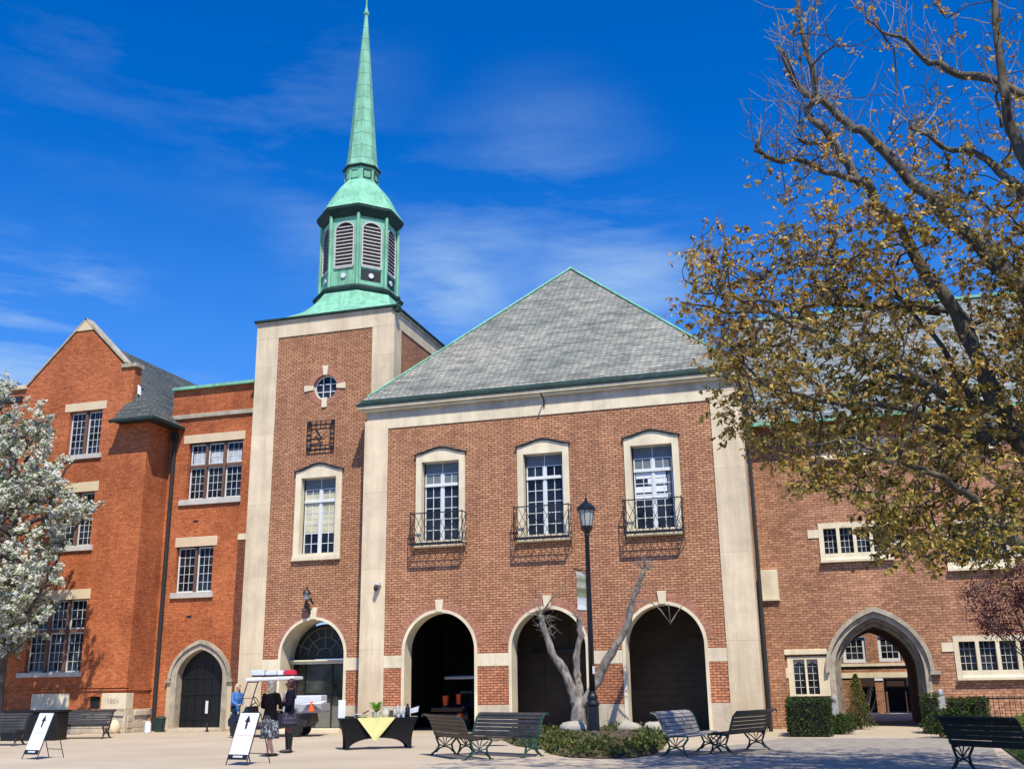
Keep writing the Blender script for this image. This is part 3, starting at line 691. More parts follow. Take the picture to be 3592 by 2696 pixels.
oc([(1.74, 20.77), (1.62, 20.95), (1.44, 21.25), (1.28, 21.6), (1.12, 21.9), (.90, 22.2), (.72, 22.42)], 'copper_cap', 'copper')
dr_ = oc([(.70, 22.4), (.68, 22.5), (.68, 23.0), (.7, 23.05)], 'spire_drum', 'copper')
oc([(.72, 23.05), (.78, 23.12), (.78, 23.17), (.68, 23.22)], 'spire_ledge', 'copper_dark')
oc([(.69, 23.2), (.62, 23.5), (.58, 23.9), (.07, 31.0)], 'spire', 'copper_spire')
MB().lathe([(.05, 30.95), (.07, 31.0), (.07, 31.08), (.12, 31.13), (.14, 31.22), (.07, 31.3), (.07, 31.4), (.045, 31.5), (.035, 33.6)], (TC[0], TC[1], 0), 10).build('finial', 'copper', tower)
for k in range(8):
    a = k*PI/4; nx, ny = math.cos(a), math.sin(a); tx, ty = -ny, nx
    def P(u, d, z): return (TC[0]+nx*d+tx*u, TC[1]+ny*d+ty*u, z)
    # louvre: arched white frame with slats
    fr = MB(); hw, z0, z1 = .42, 18.08, 19.75
    op = [(-hw, z0), (-hw, z1)]+[(-hw*math.cos(PI*i/12), z1+.36*math.sin(PI*i/12)) for i in range(1, 12)]+[(hw, z1), (hw, z0), (-hw, z0)]
    for i in range(len(op)-1): fr.obox(P(op[i][0], 1.475, op[i][1]), P(op[i+1][0], 1.475, op[i+1][1]), .055, .055, (nx, ny, 0))
    lv = fr.build('louvre_frame', 'louvre', tower)
    sl = MB(); ns = 12
    for i in range(ns):
        z = z0+.08+i*(z1+.3-z0-.08)/ns
        w_ = hw if z < z1 else hw*math.sqrt(max(0.02, 1-((z-z1)/.36)**2))
        p0, p1, p2, p3 = P(-w_, 1.47, z), P(w_, 1.47, z), P(w_, 1.40, z+.085), P(-w_, 1.40, z+.085)
        sl.quad(p0, p1, p2, p3).quad(P(-w_, 1.47, z), P(w_, 1.47, z), P(w_, 1.47, z-.02), P(-w_, 1.47, z-.02))
    sl.build('slat', 'louvre', lv)
    MB().poly([P(u, 1.446, z) for u, z in op[:-1]]).raw('louvre_backing', 'dark', lv)
    # round boss below and dark panel
    if k in (6, 7, 5, 0):
        d_ = MB(); n_ = 14; c_ = P(0, 1.5, 17.72)
        ring_ = [P(.11*math.cos(2*PI*i/n_), 1.5, 17.72+.11*math.sin(2*PI*i/n_)) for i in range(n_)]; ring0 = [P(.11*math.cos(2*PI*i/n_), 1.44, 17.72+.11*math.sin(2*PI*i/n_)) for i in range(n_)]
        d_.poly(ring_)
        for i in range(n_): d_.quad(ring_[i], ring_[(i+1) % n_], ring0[(i+1) % n_], ring0[i])
        d_.build('round_boss', 'white', tower)
        if k in (7, 0): MB().poly([P(-.44, 1.448, 17.5), P(.44, 1.448, 17.5), P(.44, 1.448, 17.98), P(-.44, 1.448, 17.98)]).raw('boss_panel', 'lead', tower)
    a2 = a+PI/8; R_ = 1.5/math.cos(PI/8); x, y = TC[0]+R_*math.cos(a2), TC[1]+R_*math.sin(a2)
    MB().tube([(x, y, 17.2), (x, y, 20.55)], .075, 6).build('belfry_post', 'copper', tower)
    # drum panels
    MB().obox(P(-.17, .70, 22.56), P(.17, .70, 22.56), .03, .03).obox(P(-.17, .70, 22.94), P(.17, .70, 22.94), .03, .03).obox(P(-.17, .70, 22.56), P(-.17, .70, 22.94), .03, .03).obox(P(.17, .70, 22.56), P(.17, .70, 22.94), .03, .03).build('drum_panel', 'copper_dark' if k in (7, 0) else 'copper', tower)

# ================================================================== link building with pointed door
YL = 36.0
link = thing('link_building', 'narrow orange brick range with black pointed door between gabled house and tower', 'building', (-23.2, YL, 0))
gd = g_path(-23.27, 1.06, 1.9, 3.02, 0)
outer = [(-25.4, 0)]+gd+[(-20.7, 0), (-20.7, 13.45), (-25.4, 13.45)]
MB().wall(outer, [rect(-24.5, -22.0, 8.8, 11.15), rect(-24.72, -23.05, 5.12, 6.94)], YL, .3).build('wall', 'brick_old', link)
MB().box(-21.98, -20.7, YL-.014, YL+.1, 0, 7.08).box(-21.6, -20.7, YL-.014, YL+.1, 7.34, 13.44).build('dark_brick_strip', 'brick_dark', link)
MB().box(-21.98, -20.7, YL-.03, YL+.1, 7.1, 7.33).build('stone_block', 'stone_pale', link)
MB().box(-25.4, -20.7, YL-.16, YL+.5, 13.45, 13.57).build('coping', 'copper', link)
MB().box(-25.4, -20.7, YL-.09, YL+.2, 12.2, 12.38).build('string_course', 'stone_grey', link, bevel=.02)
glazing(link, -24.45, -22.02, 8.84, 11.12, YL+.17, 3, [4, 3], mull=(-23.69, -22.86), trans=(10.2,), mw=.1, frame=.055, lintel=(-24.75, -21.92, 11.15, 11.5, YL-.02), sill=(-24.75, -21.95, 8.6, 8.82, YL-.09), depth_m=.1)
lw = bpy.data.objects[-1] if False else None
glazing(link, -24.7, -23.07, 5.16, 6.92, YL+.17, 3, 5, mull=(-23.86,), mw=.1, frame=.06, lintel=(-24.8, -22.9, 6.94, 7.32, YL-.02), sill=(-24.82, -22.92, 4.93, 5.15, YL-.09), depth_m=.1)
# white net behind the upper lights of the link window
c_ = MB()
for xa, xb in ((-24.35, -23.8), (-23.55, -23.0), (-22.75, -22.15)): c_.quad((xa, YL+.194, 10.3), (xb, YL+.194, 10.3), (xb, YL+.194, 10.75), (xa, YL+.194, 10.75))
c_.raw('net_curtain', 'curtain', link)
MB().box(-24.05, -23.83, YL-.012, YL+.02, 7.9, 7.98).box(-24.05, -23.83, YL-.012, YL+.02, 4.18, 4.27).build('air_brick', 'lead', link)
gi, go = g_path(-23.27, 1.0, 1.92, 2.98, .0), g_path(-23.27, 1.24, 1.92, 3.2, .0)
MB().ring(gi, go, YL-.05, YL+.45).build('door_surround', 'stone_grey', link)
MB().ring(gothic(-23.27, 1.24, 1.9, 3.2), gothic(-23.27, 1.37, 1.82, 3.34), YL-.12, YL+.05).box(-24.72, -24.5, YL-.13, YL+.02, 1.76, 1.86).box(-22.04, -21.82, YL-.13, YL+.02, 1.76, 1.86).build('hood_mould', 'stone_grey', link)
MB().box(-24.68, -24.45, YL-.04, YL+.02, 0, 1.8).build('door_jamb', 'stone', link); MB().box(-22.09, -21.86, YL-.04, YL+.02, 0, 1.8).build('door_jamb', 'stone', link)
dd = MB().poly([(x, YL+.33, z) for x, z in g_path(-23.27, 1.0, 1.92, 2.98, .1)])
for x in (-24.0, -23.65, -23.3, -22.95, -22.6): dd.box(x-.012, x+.012, YL+.31, YL+.33, .12, 2.4)
for z in (.45, 1.35, 1.95): dd.box(-24.25, -22.3, YL+.3, YL+.33, z-.05, z+.05)
dd = dd.build('door', 'doorblack', link)
MB().box(-23.13, -23.02, YL+.27, YL+.29, .62, 1.08).build('handle_plate', 'white', dd)
MB().box(-24.7, -21.9, YL-.5, YL+.5, 0, .07).box(-24.3, -22.2, YL-.1, YL+.5, .07, .11).build('doorstep', 'stone_base', link)

# ================================================================== gabled house
YG0 = 34.5
gab = thing('gabled_house', 'orange brick gabled house with leaded windows and dark shingle roof on the left', 'building', (-28.9, YG0, 0))
W3 = (-30.12, -27.53, 2.2, 4.93)
outer = [(-40, 0), (-25.4, 0), (-25.4, 11.85), (-26.3, 11.85), (-26.3, 14.2), (-26.8, 14.3), (-28.92, 16.42), (-31.6, 13.74), (-40, 13.74)]
MB().wall(outer, [rect(-29.26, -27.66, 10.68, 12.53), rect(-29.3, -27.66, 7.0, 9.15), rect(*W3), rect(-27.0, -26.52, .86, 1.3)], YG0, .3).build('wall', 'brick_old', gab)
MB().quad((-25.4, YG0, 0), (-25.4, YL, 0), (-25.4, YL, 11.85), (-25.4, YG0, 11.85)).quad((-26.3, YG0, 11.8), (-26.3, YG0+.45, 11.8), (-26.3, YG0+.45, 14.2), (-26.3, YG0, 14.2)).quad((-26.3, YG0+.44, 11.8), (-31.6, YG0+.44, 13.7), (-28.92, YG0+.44, 16.4), (-26.6, YG0+.44, 14.2)).quad((-25.4, YL, 11), (-25.4, 60, 11), (-25.4, 60, 11.85), (-25.4, YL, 11.85)).build('side_wall', 'brick_old', gab)
cp = MB()
cp.obox((-26.75, YG0+.2, 14.42), (-28.95, YG0+.2, 16.58), .5, .08, (0, 0, 1)).obox((-28.89, YG0+.2, 16.58), (-31.75, YG0+.2, 13.72), .5, .08, (0, 0, 1)).box(-26.9, -26.2, YG0-.08, YG0+.48, 14.2, 14.36)
cp.build('gable_coping', 'stone_grey', gab)
MB().prism([(-29.35, 16.05), (-28.5, 16.05), (-28.92, 16.5)], YG0-.04, YG0+.02).build('gable_apex_stone', 'lintel', gab)
MB().box(-40, -31.55, YG0-.12, YG0+.4, 13.74, 13.9).build('parapet_coping', 'lintel', gab)
MB().box(-40, -31.7, YG0-.1, YG0+.1, 13.2, 13.45).build('string_course', 'lead', gab)
glazing(gab, -29.24, -27.67, 10.7, 12.5, YG0+.17, 3, 6, mull=(-28.46,), mw=.12, frame=.055, lintel=(-29.5, -27.5, 12.54, 12.88, YG0-.02), sill=(-29.28, -27.5, 10.5, 10.69, YG0-.09), depth_m=.1)
glazing(gab, -29.28, -27.67, 7.02, 9.14, YG0+.17, 3, [4, 3], mull=(-28.46,), trans=(8.2,), mw=.12, frame=.055, lintel=(-29.62, -27.5, 9.16, 9.55, YG0-.02), sill=(-29.5, -27.5, 6.8, 7.0, YG0-.09), depth_m=.1)
glazing(gab, -30.1, -27.55, 2.2, 4.92, YG0+.17, 3, [4, 3], mull=(-29.25, -28.4), trans=(3.75,), mw=.12, frame=.055, lintel=(-30.4, -27.4, 4.93, 5.31, YG0-.02), sill=(-30.4, -27.45, 2.03, 2.2, YG0-.09), depth_m=.1)
# moulded brick string, datestone, rubble base, basement grille
MB().box(-31, -25.36, YG0-.045, YG0+.05, 1.5, 1.56).box(-31, -25.34, YG0-.065, YG0+.05, 1.61, 1.66).box(-25.42, -25.36, YG0+.05, YL, 1.5, 1.56).build('brick_string', 'brick_old', gab)
ds = MB().box(-26.44, -25.37, YG0-.03, YG0+.42, .84, 1.41).build('datestone', 'stone_pale', gab, bevel=.01)
def text_mesh(body, size, mat, parent, locw, rotx=PI/2, rz=0., ext=.004):
    cu = bpy.data.curves.new('inscription', 'FONT'); cu.body = body; cu.size = size; cu.extrude = ext; cu.align_x = 'CENTER'; cu.align_y = 'CENTER'
    t = bpy.data.objects.new('tmp', cu); C.objects.link(t); dg = bpy.context.evaluated_depsgraph_get()
    me = bpy.data.meshes.new_from_object(t.evaluated_get(dg)); bpy.data.objects.remove(t)
    o = bpy.data.objects.new('inscription', me); C.objects.link(o); me.materials.clear(); me.materials.append(M[mat]); o.parent = parent
    o.rotation_euler = (rotx, 0, rz); o.location = Vector(locw)-(wloc(parent)); return o
text_mesh('1884', .27, 'stone_grey', ds, (-25.93, YG0-.034, 1.12))
rb = MB()
rr = random.Random(4)
for (xa, xb, yf, side) in ((-31., -25.38, YG0, 0),):
    z = 0.
    while z < .83:
        h = min(rr.uniform(.13, .24), .83-z) if z < .7 else .83-z
        x = xa
        while x < xb-.02:
            wd = min(rr.uniform(.22, .62), xb-x)
            if xb-x-wd < .12: wd = xb-x
            rb.box(x+.006, x+wd-.006, yf-rr.uniform(.05, .13), yf+.1, z+.006, z+h-.006); x += wd
        y = YG0+.1
        while y < YL: wd = min(rr.uniform(.25, .5), YL-y); rb.box(-25.5, -25.4+rr.uniform(.05, .13), y+.006, y+wd-.006, z+.006, z+h-.006); y += wd
        z += h
rb.box(-31, -25.34, YG0-.04, YG0+.09, 0, .825).box(-25.45, -25.34, YG0+.1, YL, 0, .825)
rb.build('rubble_base', 'stone_base', gab, bevel=.02)
gl = MB().box(-27.0, -26.52, YG0+.1, YG0+.12, .86, 1.3)
for k in range(6): gl.box(-26.97+k*.085, -26.955+k*.085, YG0+.06, YG0+.09, .86, 1.3)
gl.build('basement_grille', 'lead', gab)
MB().box(-29.6, -27.9, YG0-.03, YG0+.1, .84, 1.42).build('stone_panel', 'stone_pale', gab)
# roofs
rf = MB()
e0 = (-24.85, YG0-.58, 11.85)
rf.poly([(-26.75, YG0-.58, 11.85), e0, (-26.3, YG0+.33, 13.3), (-26.3, YG0, 12.72), (-26.55, YG0-.02, 12.66)])
rf.poly([e0, (-24.85, 60, 11.85), (-28.92, 60, 15.92), (-28.92, YG0+.46, 15.92), (-26.6, YG0+.46, 13.6), (-26.3, YG0+.33, 13.3)])
rf.poly([(-28.92, YG0+.46, 15.92), (-28.92, 60, 15.92), (-33, 60, 11.85), (-33, YG0+.46, 11.85)])
rf.poly([(-26.75, YG0-.58, 11.85), (-26.75, YG0-.58, 11.80), (-26.6, YG0, 11.80), (-26.55, YG0-.02, 12.66)])
ro = rf.build('roof', 'slate_dark', gab)
MB().obox((-26.82, YG0-.6, 11.8), (-24.80, YG0-.6, 11.8), .12, .11).obox((-24.80, YG0-.64, 11.8), (-24.80, 37.3, 11.8), .12, .11).build('gutter', 'copper_dark', ro)
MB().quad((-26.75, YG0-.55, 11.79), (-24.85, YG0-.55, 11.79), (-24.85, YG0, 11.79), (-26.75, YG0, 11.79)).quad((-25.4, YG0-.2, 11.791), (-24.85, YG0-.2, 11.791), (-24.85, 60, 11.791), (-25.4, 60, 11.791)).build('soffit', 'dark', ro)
MB().obox((-26.24, YG0+.3, 13.45), (-26.05, YG0+.1, 13.0), .04, .16, (0, 1, 0)).build('lead_flashing', 'flat_white', ro)
MB().obox((-24.72, 36.9, 11.8), (-24.72, 36.95, 12.9), .14, .1).build('gutter_end', 'copper', ro)
MB().poly([(-30, 46, 14.5), (-22.5, 46, 14.5), (-24.3, 49, 17.0), (-28, 49, 17.0)]).poly([(-22.5, 46, 14.5), (-22.5, 56, 14.5), (-24.3, 52, 17), (-24.3, 49, 17)]).build('rear_roof', 'slate_dark', gab)
MB().tube([(-25.12, YL-.1, 11.7), (-25.12, YL-.1, 8), (-25.12, YL-.1, 0)], .085, 8).box(-25.25, -25.0, YL-.2, YL-.02, 11.3, 11.6).build('downpipe', 'lead', gab)

# ================================================================== right wing
YR = 37.0
wing = thing('collegiate_wing', 'brick college wing with pointed stone gateway and mullioned windows behind the autumn tree', 'building', (1.3, YR, 0))
GX = 1.33
def cutb(x0, x1, z0, z1): return rect(x0, x1, z0, z1)
outer = [(-3.2, 0), (GX-1.55, 0)]+gothic(GX, 1.55, 1.7, 3.6)+[(GX+1.55, 0), (16, 0), (16, 10.2), (-3.2, 10.2)]
outer = [(-3.2, 0)]+g_path(GX, 1.55, 1.7, 3.6, 0)+[(16, 0), (16, 10.2), (-3.2, 10.2)]
win_holes = [rect(-1.40, -.55, 1.05, 2.2), rect(3.75, 6.8, 1.6, 2.7), rect(-.05, 2.05, 5.5, 6.5), rect(3.9, 5.7, 5.05, 6.45), rect(-.1, 1.95, 9.0, 9.95), rect(3.9, 5.8, 9.0, 9.95), rect(8, 10, 5.2, 6.5)]
MB().wall(outer, win_holes, YR, .35).build('wall', 'brick_wing', wing)
MB().box(-2.25, -1.62, YR-.5, YR+.05, 0, 4.15).build('buttress', 'brick_wing', wing)
MB().prism([(-2.25, 4.15), (-1.62, 4.15), (-1.62, 5.1), (-2.25, 5.1)], YR-.56, YR+.02).box(-2.27, -1.6, YR-.62, YR, 4.07, 4.15).build('buttress_cap', 'stone_pale', wing, bevel=.01)
def stone_window(parent, x0, x1, z0, z1, n, y, jl=True):
    """square-headed stone window with mullions"""
    lights = []; mw = .11; ww = (x1-x0-mw*(n-1))/n
    for i in range(n): a = x0+i*(ww+mw); lights.append((a, a+ww))
    s = MB().wall([(x0-.16, z0-.3), (x1+.16, z0-.3), (x1+.16, z1+.18), (x0-.16, z1+.18)], [rect(a, b, z0, z1) for a, b in lights], y-.04, .3, edge=.2)
    s.box(x0-.52, x0-.161, y-.03, y+.1, z1-.3, z1-.02).box(x1+.161, x1+.45, y-.03, y+.1, z0+.1, z0+.4)
    s.box(x0-.17, x1+.17, y-.16, y-.04, z0-.3, z0-.22)
    s.quad((x0, y-.1, z0-.22), (x1, y-.1, z0-.22), (x1, y+.1, z0), (x0, y+.1, z0))
    f = s.build('window', 'stone_pale', parent)
    lead = MB()
    for a, b in lights:
        for k in range(1, 3): xx = a+(b-a)*k/3; lead.box(xx-.008, xx+.008, y+.16, y+.18, z0, z1)
        nr = 4
        for k in range(1, nr): zz = z0+(z1-z0)*k/nr; lead.box(a, b, y+.162, y+.178, zz-.008, zz+.008)
    lead.build('leading', 'sill', f)
    MB().quad((x0, y+.19, z0), (x1, y+.19, z0), (x1, y+.19, z1), (x0, y+.19, z1)).raw('pane', 'glass', f)
    return f
stone_window(wing, 0.0, 2.0, 5.6, 6.45, 4, YR)
stone_window(wing, 3.95, 5.65, 5.15, 6.4, 3, YR)
stone_window(wing, 3.82, 6.7, 1.73, 2.62, 5, YR)
stone_window(wing, -.05, 1.9, 9.1, 9.85, 4, YR)
stone_window(wing, 3.95, 5.75, 9.1, 9.85, 3, YR)
sw = MB().wall([(-1.55, 1.0), (-.22, 1.0), (-.22, 2.26), (-1.55, 2.26)], [rect(-1.36, -1.0, 1.06, 2.17), rect(-.93, -.58, 1.06, 2.17)], YR-.03, .3, edge=.1)
sw.box(-1.67, -1.551, YR-.03, YR+.1, 1.58, 1.9); f = sw.build('window', 'stone_pale', wing)
le = MB()
for a, b in ((-1.36, -1.0), (-.93, -.58)):
    le.box((a+b)/2-.008, (a+b)/2+.008, YR+.1, YR+.12, 1.06, 2.1)
    for k in range(1, 5): zz = 1.06+k*.22; le.box(a, b, YR+.1, YR+.118, zz-.008, zz+.008)
    le.ring([(a, 2.0), ((a+b)/2-.06, 2.05), ((a+b)/2, 2.12), ((a+b)/2+.06, 2.05), (b, 2.0)], [(a, 2.17), ((a+b)/2-.06, 2.17), ((a+b)/2, 2.17), ((a+b)/2+.06, 2.17), (b, 2.17)], YR+.06, YR+.12)
le.build('leading', 'sill', f)
MB().quad((-1.36, YR+.13, 1.06), (-.58, YR+.13, 1.06), (-.58, YR+.13, 2.17), (-1.36, YR+.13, 2.17)).raw('pane', 'glass', f)
MB().box(-1.67, -.25, YR-.1, YR+.02, 2.32, 2.49).build('hood_string', 'stone_pale', wing, bevel=.015)
# gateway orders
def gate_ring(hi, zi, ho, zo, zs, y0, y1, mat, nm, zb=0):
    MB().ring(g_path(GX, hi, zs, zi, zb, 14), g_path(GX, ho, zs, zo, zb, 14), y0, y1).build(nm, mat, wing)
gate_ring(1.38, 3.46, 1.56, 3.62, 1.75, YR-.05, YR+.25, 'stone_grey', 'gateway_surround')
gate_ring(1.28, 3.34, 1.40, 3.47, 1.75, YR+.12, YR+.5, 'stone_shade', 'gateway_moulding')
gate_ring(1.19, 3.2, 1.30, 3.35, 1.75, YR+.3, YR+1.0, 'stone_shade', 'gateway_moulding')
MB().ring(gothic(GX, 1.55, 1.75, 3.64, 14), gothic(GX, 1.68, 1.72, 3.8, 14), YR-.17, YR+.02).box(GX+1.53, GX+1.85, YR-.17, YR+.02, 1.62, 1.73).build('hood_mould', 'stone_grey', wing)
tn = MB(); a = g_path(GX, 1.25, 1.75, 3.25, 0, 14)
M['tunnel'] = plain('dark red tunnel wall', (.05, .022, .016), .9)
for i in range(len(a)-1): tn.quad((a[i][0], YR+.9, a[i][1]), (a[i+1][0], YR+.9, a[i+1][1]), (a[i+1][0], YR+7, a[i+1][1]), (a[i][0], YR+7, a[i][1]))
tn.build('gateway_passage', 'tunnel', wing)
MB().wall([(-3.2, 0)]+g_path(GX, 1.25, 1.75, 3.25, 0)+[(16, 0), (16, 10.2), (-3.2, 10.2)], [], YR+7, .1).build('rear_wall', 'brick_wing', wing)
rf = MB()
ry0, rz0, ryr, rzr = YR-.55, 10.12, 42.2, 15.9
rf.poly([(-2.55, ry0, rz0), (16, ry0, rz0), (16, ryr, rzr), (-2.55, ryr, rzr)]).poly([(-2.55, ryr, rzr), (16, ryr, rzr), (16, 46.3, rz0), (-2.55, 46.3, rz0)]).poly([(-2.55, ry0, rz0), (-2.55, ryr, rzr), (-2.55, 46.3, rz0)])
ro = rf.build('roof', 'slate_wing', wing)
MB().obox((-2.6, ry0-.04, rz0), (16, ry0-.04, rz0), .13, .12).build('gutter', 'copper', ro)
MB().obox((-2.6, ryr, rzr+.04), (16, ryr, rzr+.04), .25, .1).build('ridge', 'copper', ro)
MB().tube([(-2.15, 35.3, 11.1), (-2.15, 35.3, 0)], .065, 8).box(-2.26, -2.04, 35.2, 35.4, 10.5, 10.9).build('downpipe', 'lead', hall)

# courtyard range seen through the gateway
YC = 52.
ct = thing('courtyard_building', 'low brick building with two white windows seen through the pointed gateway', 'building', (1.6, YC, 0))
MB().wall([(-8, 0), (1.0, 0), (1.0, 1.56), (1.62, 1.56), (1.62, 0), (1.98, 0), (1.98, 1.56), (3.1, 1.56), (3.1, 0), (12, 0), (12, 6.5), (-8, 6.5)], [rect(.35, 1.38, 2.25, 3.4), rect(1.92, 2.9, 2.28, 3.4)], YC, .3).build('wall', 'brick_wing', ct)
MB().box(-8, 12, YC-.08, YC+.02, 2.08, 2.2).box(-8, 12, YC-.05, YC+.02, 1.57, 1.8).build('stone_band', 'stone_pale', ct)
MB().box(1.62, 1.98, YC-.04, YC+.2, 1.44, 1.55).build('pier_cap', 'flat_white', ct)
glazing(ct, .36, 1.37, 2.27, 3.38, YC+.1, 3, 3, frame=.13, bar=.02)
glazing(ct, 1.93, 2.89, 2.3, 3.38, YC+.1, 3, 3, frame=.12, bar=.02)
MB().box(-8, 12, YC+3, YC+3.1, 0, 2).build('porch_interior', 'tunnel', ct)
MB().box(2.05, 2.13, YC+.3, YC+.4, 0, 1.5).box(2.9, 2.98, YC+.3, YC+.4, 0, 1.5).box(2.05, 2.98, YC+.3, YC+.4, 1.42, 1.5).build('door_frame', 'mullion', ct)
# the hall stands 0.8 m proud of the tower
hall.location = (-9.1*.98, 33.8, 0); hall.scale = (.98, .98, .98)
# ================================================================== small fittings on the walls
t = thing('wall_lantern', 'small dark wall lantern on a bracket above the tower arch keystone', 'lantern', (-17.98, YT-.3, 4.0))
MB().tube([(-18.0, YT-.02, 4.0), (-18.02, YT-.12, 4.2), (-18.06, YT-.3, 4.32), (-18.0, YT-.36, 4.5), (-17.9, YT-.3, 4.58), (-17.86, YT-.1, 4.4)], [.04, .05, .07, .06, .05, .03], 8).build('bracket', 'iron', t)
l_ = MB().lathe([(.05, 4.52), (.085, 4.56), (.13, 4.72), (.13, 4.73)], (-18.02, YT-.32, 0), 6).build('lamp_glass', 'frost', t)
MB().lathe([(.16, 4.73), (.15, 4.77), (.09, 4.87), (.03, 4.92), (.02, 5.0)], (-18.02, YT-.32, 0), 8).build('cap', 'iron', t)
t = thing('security_camera', 'white dome security camera on the pale pier between tower and hall', 'camera', (-15.0, 33.7, 4.9))
MB().box(-15.04, -14.92, 33.58, 33.78, 4.89, 4.96).box(-14.9, -14.86, 33.55, 33.78, 4.87, 4.97).build('mount', 'white', t)
MB().lathe([(.03, 4.96), (.06, 4.9), (.08, 4.84), (.07, 4.78), (.03, 4.73)], (-15.0, 33.6, -.06), 12).build('dome', 'lead', t, smooth=True)

# ================================================================== street lamp
lp = thing('street_lamp', 'tall black cast iron street lamp with a narrow banner, standing in the planting bed', 'street lamp', (-6.36, 28.6, 0))
cx, cy = -6.36, 28.6
MB().lathe([(.26, 0), (.27, .05), (.22, .12), (.2, .2), (.19, .25), (.165, .3), (.16, .92), (.185, .95), (.185, 1.0), (.13, 1.06), (.15, 1.12), (.14, 1.18), (.1, 1.24), (.085, 1.3)], (cx, cy, 0), 20).build('base', 'pole', lp, smooth=False, bevel=.005)
MB().lathe([(.085, 1.28), (.075, 3.0), (.062, 5.45), (.085, 5.5), (.06, 5.54)], (cx, cy, 0), 16).build('pole', 'pole', lp, smooth=True)
la = MB().lathe([(.06, 5.52), (.09, 5.58), (.16, 5.66), (.175, 5.74), (.16, 5.76)], (cx, cy, 0), 16).build('lantern_cup', 'pole', lp)
MB().lathe([(.15, 5.75), (.22, 6.2), (.2, 6.2)], (cx, cy, 0), 16).build('lantern_glass', 'frost', la)
rb = MB()
for k in range(8): a = k*PI/4; rb.obox((cx+.155*math.cos(a), cy+.155*math.sin(a), 5.75), (cx+.226*math.cos(a), cy+.226*math.sin(a), 6.2), .014, .014)
rb.lathe([(.26, 6.19), (.275, 6.22), (.27, 6.27), (.2, 6.34), (.1, 6.42), (.05, 6.44), (.05, 6.48), (.03, 6.5), (.04, 6.54), (.02, 6.56)], (cx, cy, 0), 16)
rb.tube([(cx, cy, 6.5), (cx, cy, 6.62), (cx-.02, cy, 6.68), (cx+.02, cy, 6.72)], .012, 5)
rb.build('lantern_cap', 'pole', la)
bn = MB(); n = 8
for i in range(n):
    for sgn in (0,):
        z0 = 3.42+1.02*i/n; z1 = 3.42+1.02*(i+1)/n; w0 = .03*math.sin(i*1.3); w1 = .03*math.sin((i+1)*1.3)
        bn.quad((cx-.07, cy-.02+w0, z0), (cx-.24, cy-.42+w0, z0+.02), (cx-.24, cy-.42+w1, z1+.02), (cx-.07, cy-.02+w1, z1))
def banner_mat():
    m, nt, b = new_mat('printed banner'); L = nt.links.new; g = pos(nt); s = nt.nodes.new('ShaderNodeSeparateXYZ'); L(g, s.inputs[0])
    mr = N(nt, 'ShaderNodeMapRange'); mr.inputs[1].default_value = 3.42; mr.inputs[2].default_value = 4.46; L(s.outputs[2], mr.inputs[0])
    r = ramp(nt, [(.0, (.75, .78, .8)), (.3, (.7, .73, .74)), (.36, (.30, .32, .2)), (.55, (.12, .14, .06)), (.62, (.45, .45, .35)), (.8, (.25, .28, .18)), (.95, (.7, .68, .6))]); L(mr.outputs[0], r.inputs[0])
    n1 = N(nt, 'ShaderNodeTexNoise', Scale=14.); L(g, n1.inputs['Vector']); c = mixc(nt, 'OVERLAY', .5, r.outputs[0], n1.outputs[0]); L(c, b.inputs['Base Color']); b.inputs['Roughness'].default_value = .7; return m
M['banner'] = banner_mat(); bn.build('banner', 'banner', lp)
MB().obox((cx, cy, 4.5), (cx-.27, cy-.48, 4.52), .025, .025).obox((cx, cy, 3.42), (cx-.25, cy-.45, 3.42), .02, .02).sphere((cx-.28, cy-.49, 4.53), .03, 8, 6).build('banner_arm', 'pole', lp)
MB().box(cx+.05, cx+.1, cy-.1, cy-.05, 1.75, 1.95).build('tag_plate', 'white', lp)

